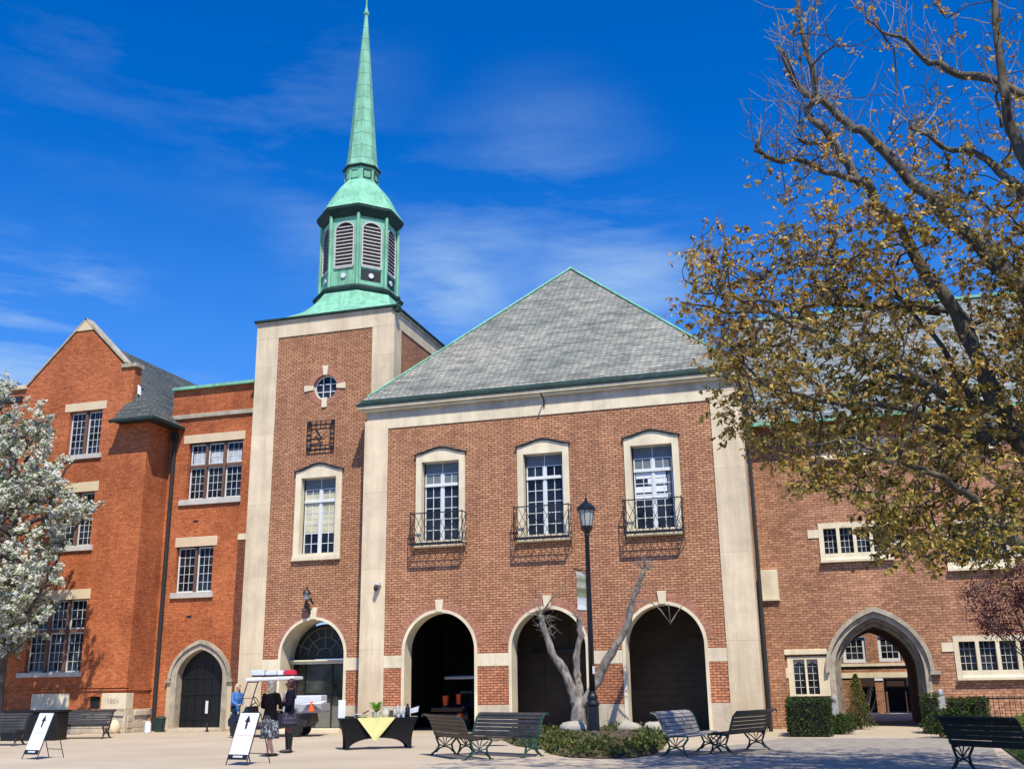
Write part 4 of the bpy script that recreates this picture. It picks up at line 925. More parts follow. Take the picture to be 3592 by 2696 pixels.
# ================================================================== benches
M['slat_dark'] = plain('weathered dark slats', (.045, .042, .038), .55, var=.5, scale=3)
M['slat_brown'] = plain('brown slats', (.07, .05, .032), .6, var=.4, scale=3)
M['slat_grey'] = plain('silvered slats', (.40, .35, .31), .7, var=.35, scale=3)
M['green'] = plain('green cast iron', (.008, .075, .045), .45, var=.25)
M['green_dark'] = plain('dark green cast iron', (.012, .04, .034), .5, var=.3)
M['slat_shade'] = plain('shade-darkened slats', (.014, .018, .015), .7, var=.4, scale=4)  # shade over the corner bench is put into the slat colour
def make_bench(label, x, y, ang, L=1.95, slat='slat_dark', end='green_dark', group=None):
    t = thing('park_bench', label, 'bench', (x, y, 0), ang, group)
    seat = [(-.46, .40), (-.38, .435), (-.28, .44), (-.18, .43), (-.08, .415)]
    back = [(.01, .47), (.04, .55), (.07, .63), (.105, .71), (.15, .79), (.205, .85), (.275, .875)]
    s = MB()
    for (yy, zz) in seat: s.obox((-L/2, yy, zz), (L/2, yy, zz), .075, .028)
    s.build('seat', slat, t, world=False)
    b = MB()
    for i, (yy, zz) in enumerate(back):
        q = back[min(i+1, len(back)-1)]; p = back[max(i-1, 0)]; d = Vector((0, q[0]-p[0], q[1]-p[1])).normalized()
        b.obox((-L/2, yy, zz), (L/2, yy, zz), .025, .068, tuple(d))
    b.build('backrest', slat, t, world=False)
    for sx in (-L/2+.03, L/2-.03):
        e = MB()
        def c(pts, r=.02): e.tube([(sx, a, b_) for a, b_ in pts], r, 6)
        c([(-.5, .41), (-.42, .41), (-.25, .41), (-.05, .39), (0, .44), (.05, .6), (.12, .78), (.22, .88), (.3, .88), (.31, .83)], .022)
        c([(-.5, .41), (-.52, .36), (-.47, .3), (-.40, .22), (-.43, .1), (-.5, .0)], .024)
        c([(-.02, .40), (-.06, .3), (-.1, .2), (-.03, .1), (.1, .0)], .024)
        c([(-.44, .06), (-.36, .14), (-.24, .18), (-.12, .15), (-.03, .06)], .017)
        c([(-.42, .22), (-.3, .2), (-.24, .18)], .015); c([(-.1, .22), (-.18, .2), (-.24, .18)], .015)
        c([(-.44, .36), (-.34, .3), (-.24, .2), (-.14, .3), (-.06, .37)], .014)
        c([(-.3, .4), (-.27, .32), (-.24, .2), (-.21, .32), (-.18, .4)], .012)
        c([(.0, .44), (.1, .3), (.14, .42), (.06, .58)], .012) if False else None
        e.obox((sx, -.56, .01), (sx, -.46, .01), .05, .02).obox((sx, .05, .01), (sx, .15, .01), .05, .02)
        e.build('end_frame', end, t, world=False)
    return t
make_bench('dark slatted bench seen from behind, right beside the draped table', -8.2, 22.55, math.atan2(.77, .64)+PI+.0 if False else rad(-50)+PI, 2.2, 'slat_brown', 'green_dark')
make_bench('dark slatted bench with a curved back facing the camera, left of the planting bed', -7.25, 23.45, rad(-27), 2.1, 'slat_dark', 'green')
make_bench('silvery slatted bench with bright green ends at the right edge of the planting bed', -3.35, 24.0, rad(74), 1.9, 'slat_grey', 'green')
make_bench('dark bench in shade facing the bright green ended bench', -2.0, 24.6, rad(-112), 1.8, 'slat_dark', 'green_dark')
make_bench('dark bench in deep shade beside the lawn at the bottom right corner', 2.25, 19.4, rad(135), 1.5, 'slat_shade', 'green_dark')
make_bench('dark bench against the gabled house, right of the storage box', -24.15, 30.6, rad(12), 2.0, 'slat_dark', 'iron')
make_bench('dark bench cut off by the left edge, under the white blossom', -24.3, 26.6, rad(10), 2.4, 'slat_dark', 'iron')
t = thing('storage_box', 'low black storage box between the two dark benches on the left', 'storage box', (-25.0, 29.4, 0), rad(8))
MB().box(-.95, .95, -.35, .35, 0, .86).build('body', 'doorblack', t, world=False, bevel=.03)
MB().box(-1.0, 1.0, -.4, .4, .862, .93).build('lid', 'doorblack', t, world=False, bevel=.02)
t = thing('boulder', 'pale rounded boulder at the foot of the gabled house corner', 'boulder', (-25.6, 34.1, 0))
def rock(mb, c, r, seed, sq=(1, .8, .7)):
    o = len(mb.v); mb.sphere(c, r, 12, 8, sq)
    for i in range(o, len(mb.v)):
        v = Vector(mb.v[i]); d = v-Vector(c); k = 1+.28*noise.noise(d*2.2/r*.8+Vector((seed, 0, 0))); mb.v[i] = tuple(Vector(c)+d*k)
    return mb
rock(MB(), (-25.6, 34.1, .2), .3, 3., (1.1, .8, .9)).build('rock', 'lintel', t, smooth=True)
t = thing('bin', 'small dark green bin against the downpipe left of the pointed door', 'bin', (-24.4, 35.3, 0))
MB().lathe([(.17, 0), (.2, .45), (.22, .47)], (0, 0, 0), 12).build('body', 'green_dark', t, world=False)
MB().lathe([(.22, .47), (.2, .52), (.05, .56)], (0, 0, 0), 12).build('lid', 'green_dark', t, world=False)
o = MB().lathe([(.11, 0), (.12, .03), (.11, .33), (.07, .37), (.06, .4)], (-24.35, 34.5, 0), 12).build('jug', 'flat_white', None, world=False); tag(o, 'white plastic jug on the ground near the dark green bin', 'jug')
for x, lb in ((-24.2, 'small iron door stop left of the pointed door'), (-22.35, 'small iron door stop right of the pointed door')):
    o = MB().lathe([(.09, 0), (.06, .03), (.03, .12), (.05, .2), (.03, .27), (.005, .3)], (x, 35.25, 0.0), 8).build('door_stop', 'iron', None); tag(o, lb, 'door stop')

# ================================================================== A-frame signs
M['signwhite'] = plain('white sign board', (.86, .87, .9), .4, var=.02)
M['ink'] = plain('dark ink', (.015, .012, .035), .5)
M['pink'] = plain('faded red print', (.80, .52, .52), .5)
M['greyprint'] = plain('faint grey print', (.68, .66, .66), .5)
def make_sign(label, x, y, ang, prt):
    t = thing('a_frame_sign', label, 'sign', (x, y, 0), ang, 'folding signs with black arrows')
    H, W_, S = 1.02, .27, .36
    f = MB()
    def F(u, v, d=0.): return (u, -S+S*v-d*.93, H*v+d*.4)   # front face; v runs up the board
    def B(u, v): return (u, S-S*v, H*v)
    f.tube([F(-W_, 0), F(-W_, .97), F(-W_+.03, 1.0), F(W_-.03, 1.0), F(W_, .97), F(W_, 0)], .012, 6)
    f.tube([B(-W_, 0), B(-W_, .99)], .011, 6); f.tube([B(W_, 0), B(W_, .99)], .011, 6); f.tube([B(-W_, .19), B(W_, .19)], .009, 6)
    f.build('frame', 'iron', t, world=False)
    b = MB().quad(F(-W_+.01, .2, .015), F(W_-.01, .2, .015), F(W_-.01, .985, .015), F(-W_+.01, .985, .015)); bd = b.build('board', 'signwhite', t, world=False)
    MB().quad(F(-W_+.01, .1, .014), F(W_-.01, .1, .014), F(W_-.01, .197, .014), F(-W_+.01, .197, .014)).build('foot_strip', 'iron', t, world=False)
    MB().quad(F(-.13, .14, .018), F(.13, .14, .018), F(.13, .175, .018), F(-.13, .175, .018)).build('strip_label', 'greyprint', t, world=False)
    MB().poly([F(-.025, .68, .019), F(.025, .68, .019), F(.03, .81, .019), F(.075, .81, .019), F(.0, .95, .019), F(-.075, .81, .019), F(-.03, .81, .019)]).build('arrow', 'ink', bd, world=False)
    p = MB(); q = -.19; r_ = random.Random(3)
    while q < .17:
        w_ = r_.uniform(.012, .03); p.quad(F(q, .545, .018), F(q+w_, .545, .018), F(q+w_, .545+r_.uniform(.02, .035), .018), F(q, .545+.03, .018)); q += w_+.008
    p.build('text_line', prt, bd, world=False); return t
make_sign('white folding sign with black arrow and faint grey line, near the left benches', -18.0, 21.55, rad(-14), 'greyprint')
make_sign('white folding sign with black arrow and red line, in front of the group of people', -11.85, 20.3, rad(-12), 'pink')

# ================================================================== draped table and what stands on it
TA = rad(31.5); TCn = Vector((-11.3, 25.6, 0))
tb = thing('draped_table', 'long table under a black stretch cover with arched openings', 'table', TCn, TA)
M['blackcloth'] = plain('black stretch cloth', (.008, .008, .009), .8, var=.3, scale=2, spec=.25)
M['yellow'] = plain('pale yellow cloth', (.80, .74, .30), .85, var=.07, scale=3)
hw, hd, ht = .98, .36, .745
MB().box(-hw, hw, -hd, hd, ht-.02, ht).build('tabletop', 'blackcloth', tb, world=False, bevel=.008)
def drape(w_, n, arch):
    return [(-w_+2*w_*i/n, (0 if abs(-w_+2*w_*i/n) > w_-.1 else arch*math.sin(PI*(i-n*.05)/(n*.9))**.55)) for i in range(n+1)]
cv = MB(); n = 36
for sy in (-1, 1):
    for i in range(n):
        row = []
        for k in (i, i+1):
            u = -1+2*k/n; zb = 0 if abs(u) > .89 else .27*max(0, math.cos(u/.89*PI/2))**.5
            pinch = .10*(1-u*u*0)
            col = []
            for j in range(7):
                v = j/6; z = ht-.005+(zb-ht+.005)*v; dep = (ht-z)/ht
                ins = .15*dep-.05*math.sin(dep*PI)*-1
                col.append((u*(hw-ins*abs(u)), sy*(hd-.04*dep-.05*math.sin(dep*PI)), z))
            row.append(col)
        for j in range(6): cv.quad(row[0][j], row[1][j], row[1][j+1], row[0][j+1])
for sx in (-1, 1):
    for i in range(12):
        row = []
        for k in (i, i+1):
            u = -1+2*k/12; zb = 0 if abs(u) > .75 else .3*max(0, math.cos(u/.75*PI/2))**.5
            col = []
            for j in range(7):
                v = j/6; z = ht-.005+(zb-ht+.005)*v; dep = (ht-z)/ht; ins = .15*dep+.05*math.sin(dep*PI)
                col.append((sx*(hw-ins), u*(hd-.04*dep-.05*math.sin(dep*PI)), z))
            row.append(col)
        for j in range(6): cv.quad(row[0][j], row[1][j], row[1][j+1], row[0][j+1])
cv.build('stretch_cover', 'blackcloth', tb, world=False, smooth=True)
def place(o, u, v, z=0.747, rz=0.):
    o.location = TCn+Vector((u*math.cos(TA)-v*math.sin(TA), u*math.sin(TA)+v*math.cos(TA), z)); o.rotation_euler = (0, 0, TA+rz)
yc = MB(); a, b_ = -.56, .40; ap = (-.10, .17)
n = 10
for i in range(n):
    t0, t1 = i/n, (i+1)/n
    L0 = (a+(ap[0]-a)*t0, b_+(ap[0]-b_)*t0, -(ht-ap[1])*t0); L1 = (a+(ap[0]-a)*t1, b_+(ap[0]-b_)*t1, -(ht-ap[1])*t1)
    m = 8
    for k in range(m):
        def P_(L_, s, tt): x = L_[0]+(L_[1]-L_[0])*s; return (x, -hd-.022-.02*math.sin(s*9+tt*3)*tt*.6, L_[2]+.004)
        yc.quad(P_(L0, k/m, t0), P_(L0, (k+1)/m, t0), P_(L1, (k+1)/m, t1), P_(L1, k/m, t1))
yc.quad((a, -hd-.02, .005), (b_, -hd-.02, .005), (b_-.1, .1, .004), (-.08, .3, .004)).quad((a, -hd-.02, .005), (-.08, .3, .004), (-.4, .1, .004), (a, -hd, .0045))
o = yc.build('yellow_cloth', 'yellow', None); place(o, 0, 0); tag(o, 'pale yellow cloth hanging in a point over the black table', 'cloth')
# fern in a pot
M['fern'] = leaf_mat('fern leaves', [(0, (.10, .28, .02)), (1, (.25, .48, .05))])
t = thing('potted_fern', 'bright green fern in a small grey pot in the middle of the table', 'potted plant'); place(t, -.02, .12)
MB().lathe([(.07, 0), (.1, .02), (.12, .13), (.11, .14)], (0, 0, 0), 12).build('pot', 'sill', t, world=False)
fb = MB(); r_ = random.Random(5)
for k in range(60):
    an = r_.uniform(0, 2*PI); l_ = r_.uniform(.14, .38); up = r_.uniform(.10, .28); pr = None
    for j in range(7):
        s = j/6; p = Vector((math.cos(an)*l_*s, math.sin(an)*l_*s, .13+up*math.sin(s*PI*.62))); wd = .022*(1-s*.7)
        tx = Vector((-math.sin(an), math.cos(an), 0))*wd
        if pr: fb.quad(pr[0], pr[1], p+tx, p-tx)
        pr = (p-tx, p+tx)
fb.raw('foliage', 'fern', t, world=False)
def small(name, mb, mat, u, v, label, cat, rz=0., smooth=False, group=None, z=.747):
    o = mb.build(name, mat, None, smooth=smooth); place(o, u, v, z, rz); tag(o, label, cat, group); return o
small('display_board', MB().box(-.09, .09, -.02, .02, 0, .44), 'flat_white', -.88, .3, 'upright pale blue white panel at the left end of the table', 'board')
small('tray', MB().box(-.11, .11, -.08, .08, 0, .02).box(-.11, .11, -.085, -.08, 0, .05).box(-.11, .11, .08, .085, 0, .05), 'iron', -.72, -.1, 'small black tray near the left end of the table', 'tray')
small('basket', MB().lathe([(.1, 0), (.16, .05), (.19, .09), (.18, .095), (.09, .02)], (0, 0, 0), 14), 'sill', -.42, -.05, 'shallow pale basket on the yellow cloth left of the fern', 'basket')
small('scoop', MB().obox((0, 0, .09), (.16, .04, .17), .1, .015, (0, 0, 1)), 'slat_brown', -.38, .05, 'small brown scoop sticking out of the pale basket', 'scoop')
small('stone_jar', MB().lathe([(.07, 0), (.1, .06), (.11, .14), (.08, .2), (.09, .22), (.07, .22), (.05, .18)], (0, 0, 0), 14), 'sill', .2, .0, 'grey patterned jar beside the fern', 'jar', smooth=True)
small('wooden_box', MB().box(-.05, .05, -.05, .05, 0, .17), 'slat_brown', .34, -.02, 'small brown wooden box right of the grey jar', 'box')
M['clear'] = plain('clear plastic', (.62, .65, .66), .2, var=.1)
for i, (u, h, r0, lb) in enumerate(((.44, .2, .03, 'shortest clear bottle, nearest the wooden box'), (.52, .3, .028, 'tall slim clear bottle between shorter ones'), (.6, .24, .034, 'widest clear bottle on the table'), (.69, .27, .03, 'clear bottle nearest the black flask'))):
    small('bottle', MB().lathe([(r0, 0), (r0, h*.62), (r0*.5, h*.8), (r0*.42, h)], (0, 0, 0), 10), 'clear', u, .05*(i % 2), lb, 'bottle', smooth=True, group='clear bottles on the table')
for i, (u, v, lb) in enumerate(((.5, -.22, 'small white cup in front of the clear bottles'), (.63, -.2, 'small white cup at the foot of the black flask'))):
    small('cup', MB().lathe([(.025, 0), (.035, .08), (.033, .08), (.02, .01)], (0, 0, 0), 10), 'white', u, v, lb, 'cup', group='white cups on the table')
small('flask', MB().lathe([(.05, 0), (.06, .04), (.06, .2), (.03, .27), (.025, .3), (.035, .33)], (0, 0, 0), 12), 'doorblack', .76, -.05, 'black flask toward the right end of the table', 'flask', smooth=True)
small('paper_fan', MB().quad((-.12, 0, .07), (.14, .02, .12), (.17, .03, .26), (-.06, .01, .2)).box(-.12, -.1, -.02, .02, 0, .2), 'curtain', .9, .0, 'white folded papers propped near the right end of the table', 'papers')
small('plate', MB().lathe([(.05, 0), (.1, .02), (.095, .02), (.04, .008)], (0, 0, 0), 14), 'white', .9, -.22, 'white plate at the right end of the table', 'plate')

# ================================================================== golf cart
M['cartwhite'] = plain('cart white plastic', (.75, .76, .78), .35, var=.06)
M['cartdark'] = plain('cart navy body', (.01, .014, .035), .3)
M['rubber'] = plain('black rubber', (.012, .012, .012), .8)
M['alu'] = plain('wheel cover', (.5, .5, .52), .4, metal=.3)
M['redlens'] = plain('red lens', (.62, .02, .05), .25)
M['orange'] = plain('orange plastic', (.85, .12, .015), .5, var=.05)
M['cargo'] = plain('grey cargo bed', (.36, .37, .38), .55, var=.12)
M['diamond'] = plain('dark bed panel', (.02, .017, .016), .6)
def make_cart(label, loc, ang, bar=True):
    t = thing('golf_cart', label, 'golf cart', loc, ang)
    B_ = lambda mb, nm, mat, pr=None, **k: mb.build(nm, mat, pr or t, world=False, **k)
    # front is -x ; width along y ; ground z 0
    B_(MB().prism([(-1.28, .34), (-1.3, .55), (-1.22, .66), (-1.02, .71), (-.82, .76), (-.74, .95), (-.66, .95), (-.62, .45), (-.2, .34), (-.2, .3), (-.6, .3), (-.66, .42), (-.78, .5), (-1.0, .5), (-1.14, .38)], -.58, .58), 'cowl', 'cartdark', bevel=.03)
    B_(MB().box(-.68, .28, -.56, .56, .24, .33), 'floor', 'doorblack')
    B_(MB().prism([(-.1, .33), (.42, .33), (.42, .7), (-.1, .66)], -.52, .52), 'seat_base', 'cartdark', bevel=.02)
    B_(MB().box(-.12, .4, -.54, .54, .68, .8), 'seat', 'doorblack', bevel=.04)
    B_(MB().prism([(.34, .84), (.46, .84), (.56, 1.22), (.46, 1.22)], -.5, .5), 'backrest', 'doorblack', bevel=.03)
    B_(MB().prism([(.42, .30), (1.28, .30), (1.4, .45), (1.34, .72), (.42, .72)], -.55, .55), 'rear_body', 'diamond', bevel=.03)
    B_(MB().box(.5, 1.72, -.56, .56, .722, .77).box(.5, 1.72, -.58, -.555, .77, 1.0).box(.5, 1.72, .555, .58, .77, 1.0).box(1.7, 1.74, -.58, .58, .77, 1.0).box(.48, .5, -.58, .58, .77, 1.3), 'cargo_bed', 'cargo', bevel=.008)
    B_(MB().box(.62, 1.65, -.3, .5, .775, 1.26), 'cargo_box', 'cartwhite', bevel=.02)
    B_(MB().obox((.62, -.62, .86), (1.0, -.62, .86), .02, .02).obox((.9, -.62, .86), (.9, -.62, .7), .02, .02), 'bed_latch', 'iron')
    B_(MB().prism([(-.82, 1.76), (-.78, 1.72), (.78, 1.76), (.82, 1.8), (.78, 1.87), (-.76, 1.83)], -.6, .6), 'roof', 'cartwhite', bevel=.03)
    for y in (-.54, .54):
        B_(MB().tube([(-.92, y, .95), (-.86, y, 1.2), (-.72, y, 1.7), (-.64, y, 1.73)], .018, 6), 'windscreen_post', 'iron'); B_(MB().tube([(.52, y, .75), (.6, y, 1.3), (.66, y, 1.78)], .025, 6), 'roof_post', 'iron')
    B_(MB().tube([(-.72, -.54, 1.7), (-.72, .54, 1.7)], .016, 6), 'windscreen_rail', 'iron'); B_(MB().tube([(-.86, -.54, 1.2), (-.86, .54, 1.2)], .01, 6), 'windscreen_rail', 'iron')
    s = MB().tube([(-.75, -.25, .9), (-.5, -.25, 1.08)], .02, 6); c = Vector((-.48, -.25, 1.1)); ax = Vector((.75, 0, .5)).normalized(); u = Vector((0, 1, 0)); v = ax.cross(u)
    s.tube([tuple(c+(u*math.cos(2*PI*i/14)+v*math.sin(2*PI*i/14))*.17) for i in range(15)], .014, 5); B_(s, 'steering_wheel', 'rubber')
    for x in (-.98, .92):
        for y in (-.52, .52):
            w_ = MB().lathe([(.13, -.09), (.2, -.1), (.225, -.07), (.225, .07), (.2, .1), (.13, .09)], (0, 0, 0), 20)
            w_.v = [(a, b, c2) for a, c2, b in w_.v]; w_.v = [(a+x, b+y, c2+.225) for a, b, c2 in w_.v]
            wo = B_(w_, 'wheel', 'rubber')
            r_ = MB().lathe([(.0, -.075), (.04, -.085), (.06, -.065), (.13, -.085), (.135, .08), (.05, .07), (0, .07)], (0, 0, 0), 16)
            r_.v = [(a, b, c2) for a, c2, b in r_.v]; r_.v = [(a+x, b+y, c2+.225) for a, b, c2 in r_.v]
            B_(r_, 'rim', 'alu', wo)
    B_(MB().sphere((-1.27, -.38, .72), .07, 8, 6, (.5, 1, 1)), 'headlight', 'frost'); B_(MB().sphere((-1.27, .38, .72), .07, 8, 6, (.5, 1, 1)), 'headlight', 'frost')
    if bar:
        lb = B_(MB().box(-.72, .7, -.16, .16, 1.87, 1.91), 'light_bar', 'doorblack', bevel=.01)
        B_(MB().box(-.76, -.3, -.15, .15, 1.912, 2.08).box(-.28, .1, -.14, .14, 1.912, 2.04), 'clear_lens', 'clear', lb, bevel=.02)
        B_(MB().box(.12, .32, -.14, .14, 1.912, 2.06), 'white_lens', 'cartwhite', lb, bevel=.02)
        B_(MB().prism([(.33, 1.912), (.72, 1.912), (.68, 2.07), (.38, 2.07)], -.15, .15), 'red_lens', 'redlens', lb, bevel=.02)
    return t
make_cart('white roofed golf cart with red and clear light bar, parked by the glazed tower entrance', (-17.72, 31.75, 0), rad(13))
c2 = make_cart('golf cart with a bright white roof edge inside the dark first arch of the hall', (-13.0, 37.6, 0), rad(84), bar=False)
t = thing('traffic_cone', 'orange traffic cone on the back of the parked golf cart', 'cone', (-16.1, 31.3, .80))
MB().lathe([(.1, .0), (.095, .02), (.05, .26), (.03, .28)], (0, 0, 0), 14).build('cone', 'orange', t, world=False)
MB().box(-.12, .12, -.12, .12, -.015, .0).build('cone_base', 'orange', t, world=False)
o = MB().poly([(-16.5, 31.2, .985), (-15.75, 31.25, 1.02), (-15.6, 31.4, 1.1), (-16.3, 31.5, 1.03)]).build('white_sheet', 'white', None, bevel=0); tag(o, 'white flat sheet lying over the back of the parked golf cart', 'sheet')
M['shelf'] = plain('dim shelf', (.06, .04, .03), .7)
for i, (x, z, r0, m_, lb) in enumerate(((-13.45, 1.0, .12, 'orange', 'left orange bucket standing on the dark cart in the arch'), (-12.95, 1.05, .1, 'orange', 'right orange bucket standing on the dark cart in the arch'))):
    o = MB().lathe([(r0*.8, 0), (r0, .34), (r0*.94, .34)], (0, 0, 0), 12).build('bucket', m_, None, world=False); o.location = (x, 36.4, z-.18); tag(o, lb, 'bucket')
o = MB().box(-.6, .6, -.15, .15, 0, .13).box(-.12, .1, -.16, .16, -.002, .15).build('tool_crate', 'shelf', None, world=False); o.location = (-13.3, 36.3, .62); tag(o, 'long low tool crate across the dark cart in the arch', 'crate')
o = MB().sphere((0, 0, 0), .12, 12, 8, (1, 1, .8)).build('orange_bag', 'orange', None, world=False); o.location = (-12.75, 36.0, .5); tag(o, 'small orange bag below the tool crate in the arch', 'bag')

# ================================================================== people
def capsule(mb, p, q, r0, r1, n=14, m=5, sq=None):
    """closed tapered capsule from p to q, optional elliptical section (sq = width factor along x, depth along y)"""
    p, q = Vector(p), Vector(q); L_ = (q-p).length; d = (q-p).normalized() if L_ > 1e-6 else Vector((0, 0, 1))
    a = Vector((0, 1, 0)) if abs(d.y) < .9 else Vector((1, 0, 0)); u = a.cross(d).normalized() if True else None; w_ = d.cross(u)
    prof = [(-math.cos(PI/2*i/m)*r0, math.sin(PI/2*i/m)*r0) for i in range(m+1)]+[(L_+math.sin(PI/2*i/m)*r1, math.cos(PI/2*i/m)*r1) for i in range(m+1)]
    base = len(mb.v); k = len(prof)
    fx, fy = sq or (1, 1)
    for (s, r) in prof:
        r = max(r, 1e-4)
        for j in range(n):
            t = 2*PI*j/n; mb.v.append(tuple(p+d*s+(u*math.cos(t)*fx+w_*math.sin(t)*fy)*r))
    for i in range(k-1):
        for j in range(n):
            a_ = base+i*n+j; b2 = base+i*n+(j+1) % n; mb.f.append((a_, b2, b2+n, a_+n))
    mb.f.append(tuple(base+j for j in reversed(range(n)))); mb.f.append(tuple(base+(k-1)*n+j for j in range(n)))
    return mb
def fused(mb, name, mat, parent, voxel=.011, smooth_it=2):
    o = mb.build(name, mat, parent, world=False)
    r = o.modifiers.new('remesh', 'REMESH'); r.mode = 'VOXEL'; r.voxel_size = voxel
    s = o.modifiers.new('smooth', 'SMOOTH'); s.iterations = smooth_it; s.factor = .5
    dg = bpy.context.evaluated_depsgraph_get(); me = bpy.data.meshes.new_from_object(o.evaluated_get(dg))
    o.modifiers.clear(); old = o.data; o.data = me; bpy.data.meshes.remove(old); me.name = name
    for p in me.polygons: p.use_smooth = True
    return o
def hand(mb, wrist, dirn, nrm, k=1.):
    """palm, four fingers, thumb ; dirn = pointing direction, nrm = back of hand"""
    d = Vector(dirn).normalized(); nn = Vector(nrm); nn = (nn-d*nn.dot(d)).normalized(); s = d.cross(nn)
    w_ = Vector(wrist)
    for i in (-1.5, -.5, .5, 1.5): capsule(mb, w_+s*i*.012*k, w_+d*.085*k+s*i*.019*k, .016*k, .013*k, 8, 3)
    for i, ln in ((-1.5, .055), (-.5, .07), (.5, .075), (1.5, .062)):
        a = w_+d*.085*k+s*i*.02*k; b = a+d*ln*.5*k-nn*.008; c = b+d*ln*.42*k-nn*.024
        capsule(mb, a, b, .0095*k, .009*k, 8, 3); capsule(mb, b, c, .009*k, .0075*k, 8, 3)
    a = w_+d*.03*k-s*.028*k; b = a+d*.035*k-s*.03*k; capsule(mb, a, b, .013*k, .011*k, 8, 3); capsule(mb, b, b+d*.03*k-nn*.01, .0105*k, .009*k, 8, 3)
def person_mats(pfx, skin, hair):
    M[pfx+'skin'] = plain(pfx+' skin', skin, .5, var=.08, scale=10); M[pfx+'hair'] = plain(pfx+' hair', hair, .5, var=.35, scale=40)
def figure(label, loc, ang, H, pfx, arms, legs, head_yaw=0., lean=0.):
    """body mesh with head and face, arms (shoulder,elbow,wrist,hand dir,nrm) and legs (hip,knee,ankle). Faces -y."""
    t = thing('person', label, 'person', loc, ang)
    k = H/1.66; b = MB(); V = lambda x, y, z: (x*k, (y+lean*max(0, z-.95))*k, z*k)
    capsule(b, V(0, 0, .92), V(0, 0, 1.02), .125*k, .12*k, sq=(1.2, .85)); capsule(b, V(0, 0, 1.05), V(0, -.005, 1.2), .11*k, .13*k, sq=(1.1, .8))
    capsule(b, V(0, 0, 1.2), V(0, .005, 1.31), .13*k, .11*k, sq=(1.15, .8)); capsule(b, V(-.13, .005, 1.345), V(.13, .005, 1.345), .052*k, .052*k)
    capsule(b, V(0, .01, 1.34), V(0, -.005, 1.46), .05*k, .046*k)
    hb = MB(); hz = 1.555
    R_ = Matrix.Rotation(head_yaw, 3, 'Z'); hc = Vector(V(0, -.01, hz))
    def Hh(x, y, z): return tuple(hc+R_ @ (Vector((x, y, z))*k))
    n0 = len(b.v)
    capsule(b, Hh(0, .015, .03), Hh(0, .005, .0), .086*k, .084*k, sq=(.88, 1.05))
    capsule(b, Hh(0, -.02, -.02), Hh(0, -.042, -.075), .062*k, .032*k, sq=(.95, .8))
    capsule(b, Hh(0, -.085, .012), Hh(0, -.108, -.022), .009*k, .014*k, 8, 3)
    for s in (-1, 1):
        capsule(b, Hh(s*.076, .01, .012), Hh(s*.08, .008, -.018), .014*k, .01*k, 8, 3, sq=(.5, 1)); capsule(b, Hh(s*.018, -.083, .024), Hh(s*.045, -.075, .022), .011*k, .009*k, 8, 3)
    capsule(b, Hh(-.018, -.083, -.05), Hh(.018, -.083, -.05), .010*k, .010*k, 8, 3)
    for sh, el, wr, hd_, nm in arms:
        capsule(b, V(*sh), V(*el), .047*k, .038*k); capsule(b, V(*el), V(*wr), .038*k, .025*k); hand(b, V(*wr), hd_, nm, k)
    for hp, kn, an, ft in legs:
        capsule(b, V(*hp), V(*kn), .082*k, .052*k); kn_, an_ = Vector(V(*kn)), Vector(V(*an)); mid = kn_.lerp(an_, .33)+Vector((0, .015*k, 0))
        capsule(b, kn_, mid, .05*k, .055*k); capsule(b, mid, an_, .055*k, .033*k)
        f = Vector(ft).normalized(); capsule(b, an_+Vector((0, 0, -.035*k)), an_+f*.13*k+Vector((0, 0, -.055*k)), .035*k, .03*k)
    o = fused(b, 'body', pfx+'skin', t, .008)
    ey = MB()
    for s in (-1, 1): ey.sphere(Hh(s*.031, -.084, .012), .008*k, 8, 6, (1.4, .7, .7))
    ey.build('eyes', 'ink', t, world=False); li = MB(); li.sphere(Hh(0, -.092, -.05), .014*k, 8, 6, (1.6, .35, .5)); 
    M[pfx+'lip'] = plain(pfx+' lips', (.35, .08, .07), .4); li.build('lips', pfx+'lip', t, world=False)
    return t, k, V, Hh
def shoes(t, V, k, legs, mat, boot=0.):
    for hp, kn, an, ft in legs:
        s = MB(); a = Vector(V(*an)); f = Vector(ft).normalized()
        capsule(s, a+Vector((0, 0, -.045*k))-f*.02, a+f*.15*k+Vector((0, 0, -.062*k)), .042*k, .033*k)
        s.sphere(tuple(a+f*.06+Vector((0, 0, -.08*k))), .05, 10, 6, (1.1, 1.9, .2)) if abs(f.y) > .7 else s.sphere(tuple(a+f*.06+Vector((0, 0, -.08*k))), .05, 10, 6, (1.9, 1.1, .2))
        if boot: capsule(s, a+Vector((0, 0, -.03)), a+Vector((0, 0, boot)), .047*k, .06*k)
        fused(s, 'shoe', mat, t, .012)
def skirt(rings, name, mat, t, n=28, folds=0., nf=9):
    m = MB()
    for i, (cx_, cy_, rx, ry, z) in enumerate(rings):
        for j in range(n):
            a = 2*PI*j/n; w_ = 1+folds*math.sin(a*nf+i*.4)*(i/len(rings)); m.v.append((cx_+rx*math.cos(a)*w_, cy_+ry*math.sin(a)*w_, z))
    for i in range(len(rings)-1):
        for j in range(n): a = i*n+j; b = i*n+(j+1) % n; m.f.append((a, b, b+n, a+n))
    return m.build(name, mat, t, world=False, smooth=True)
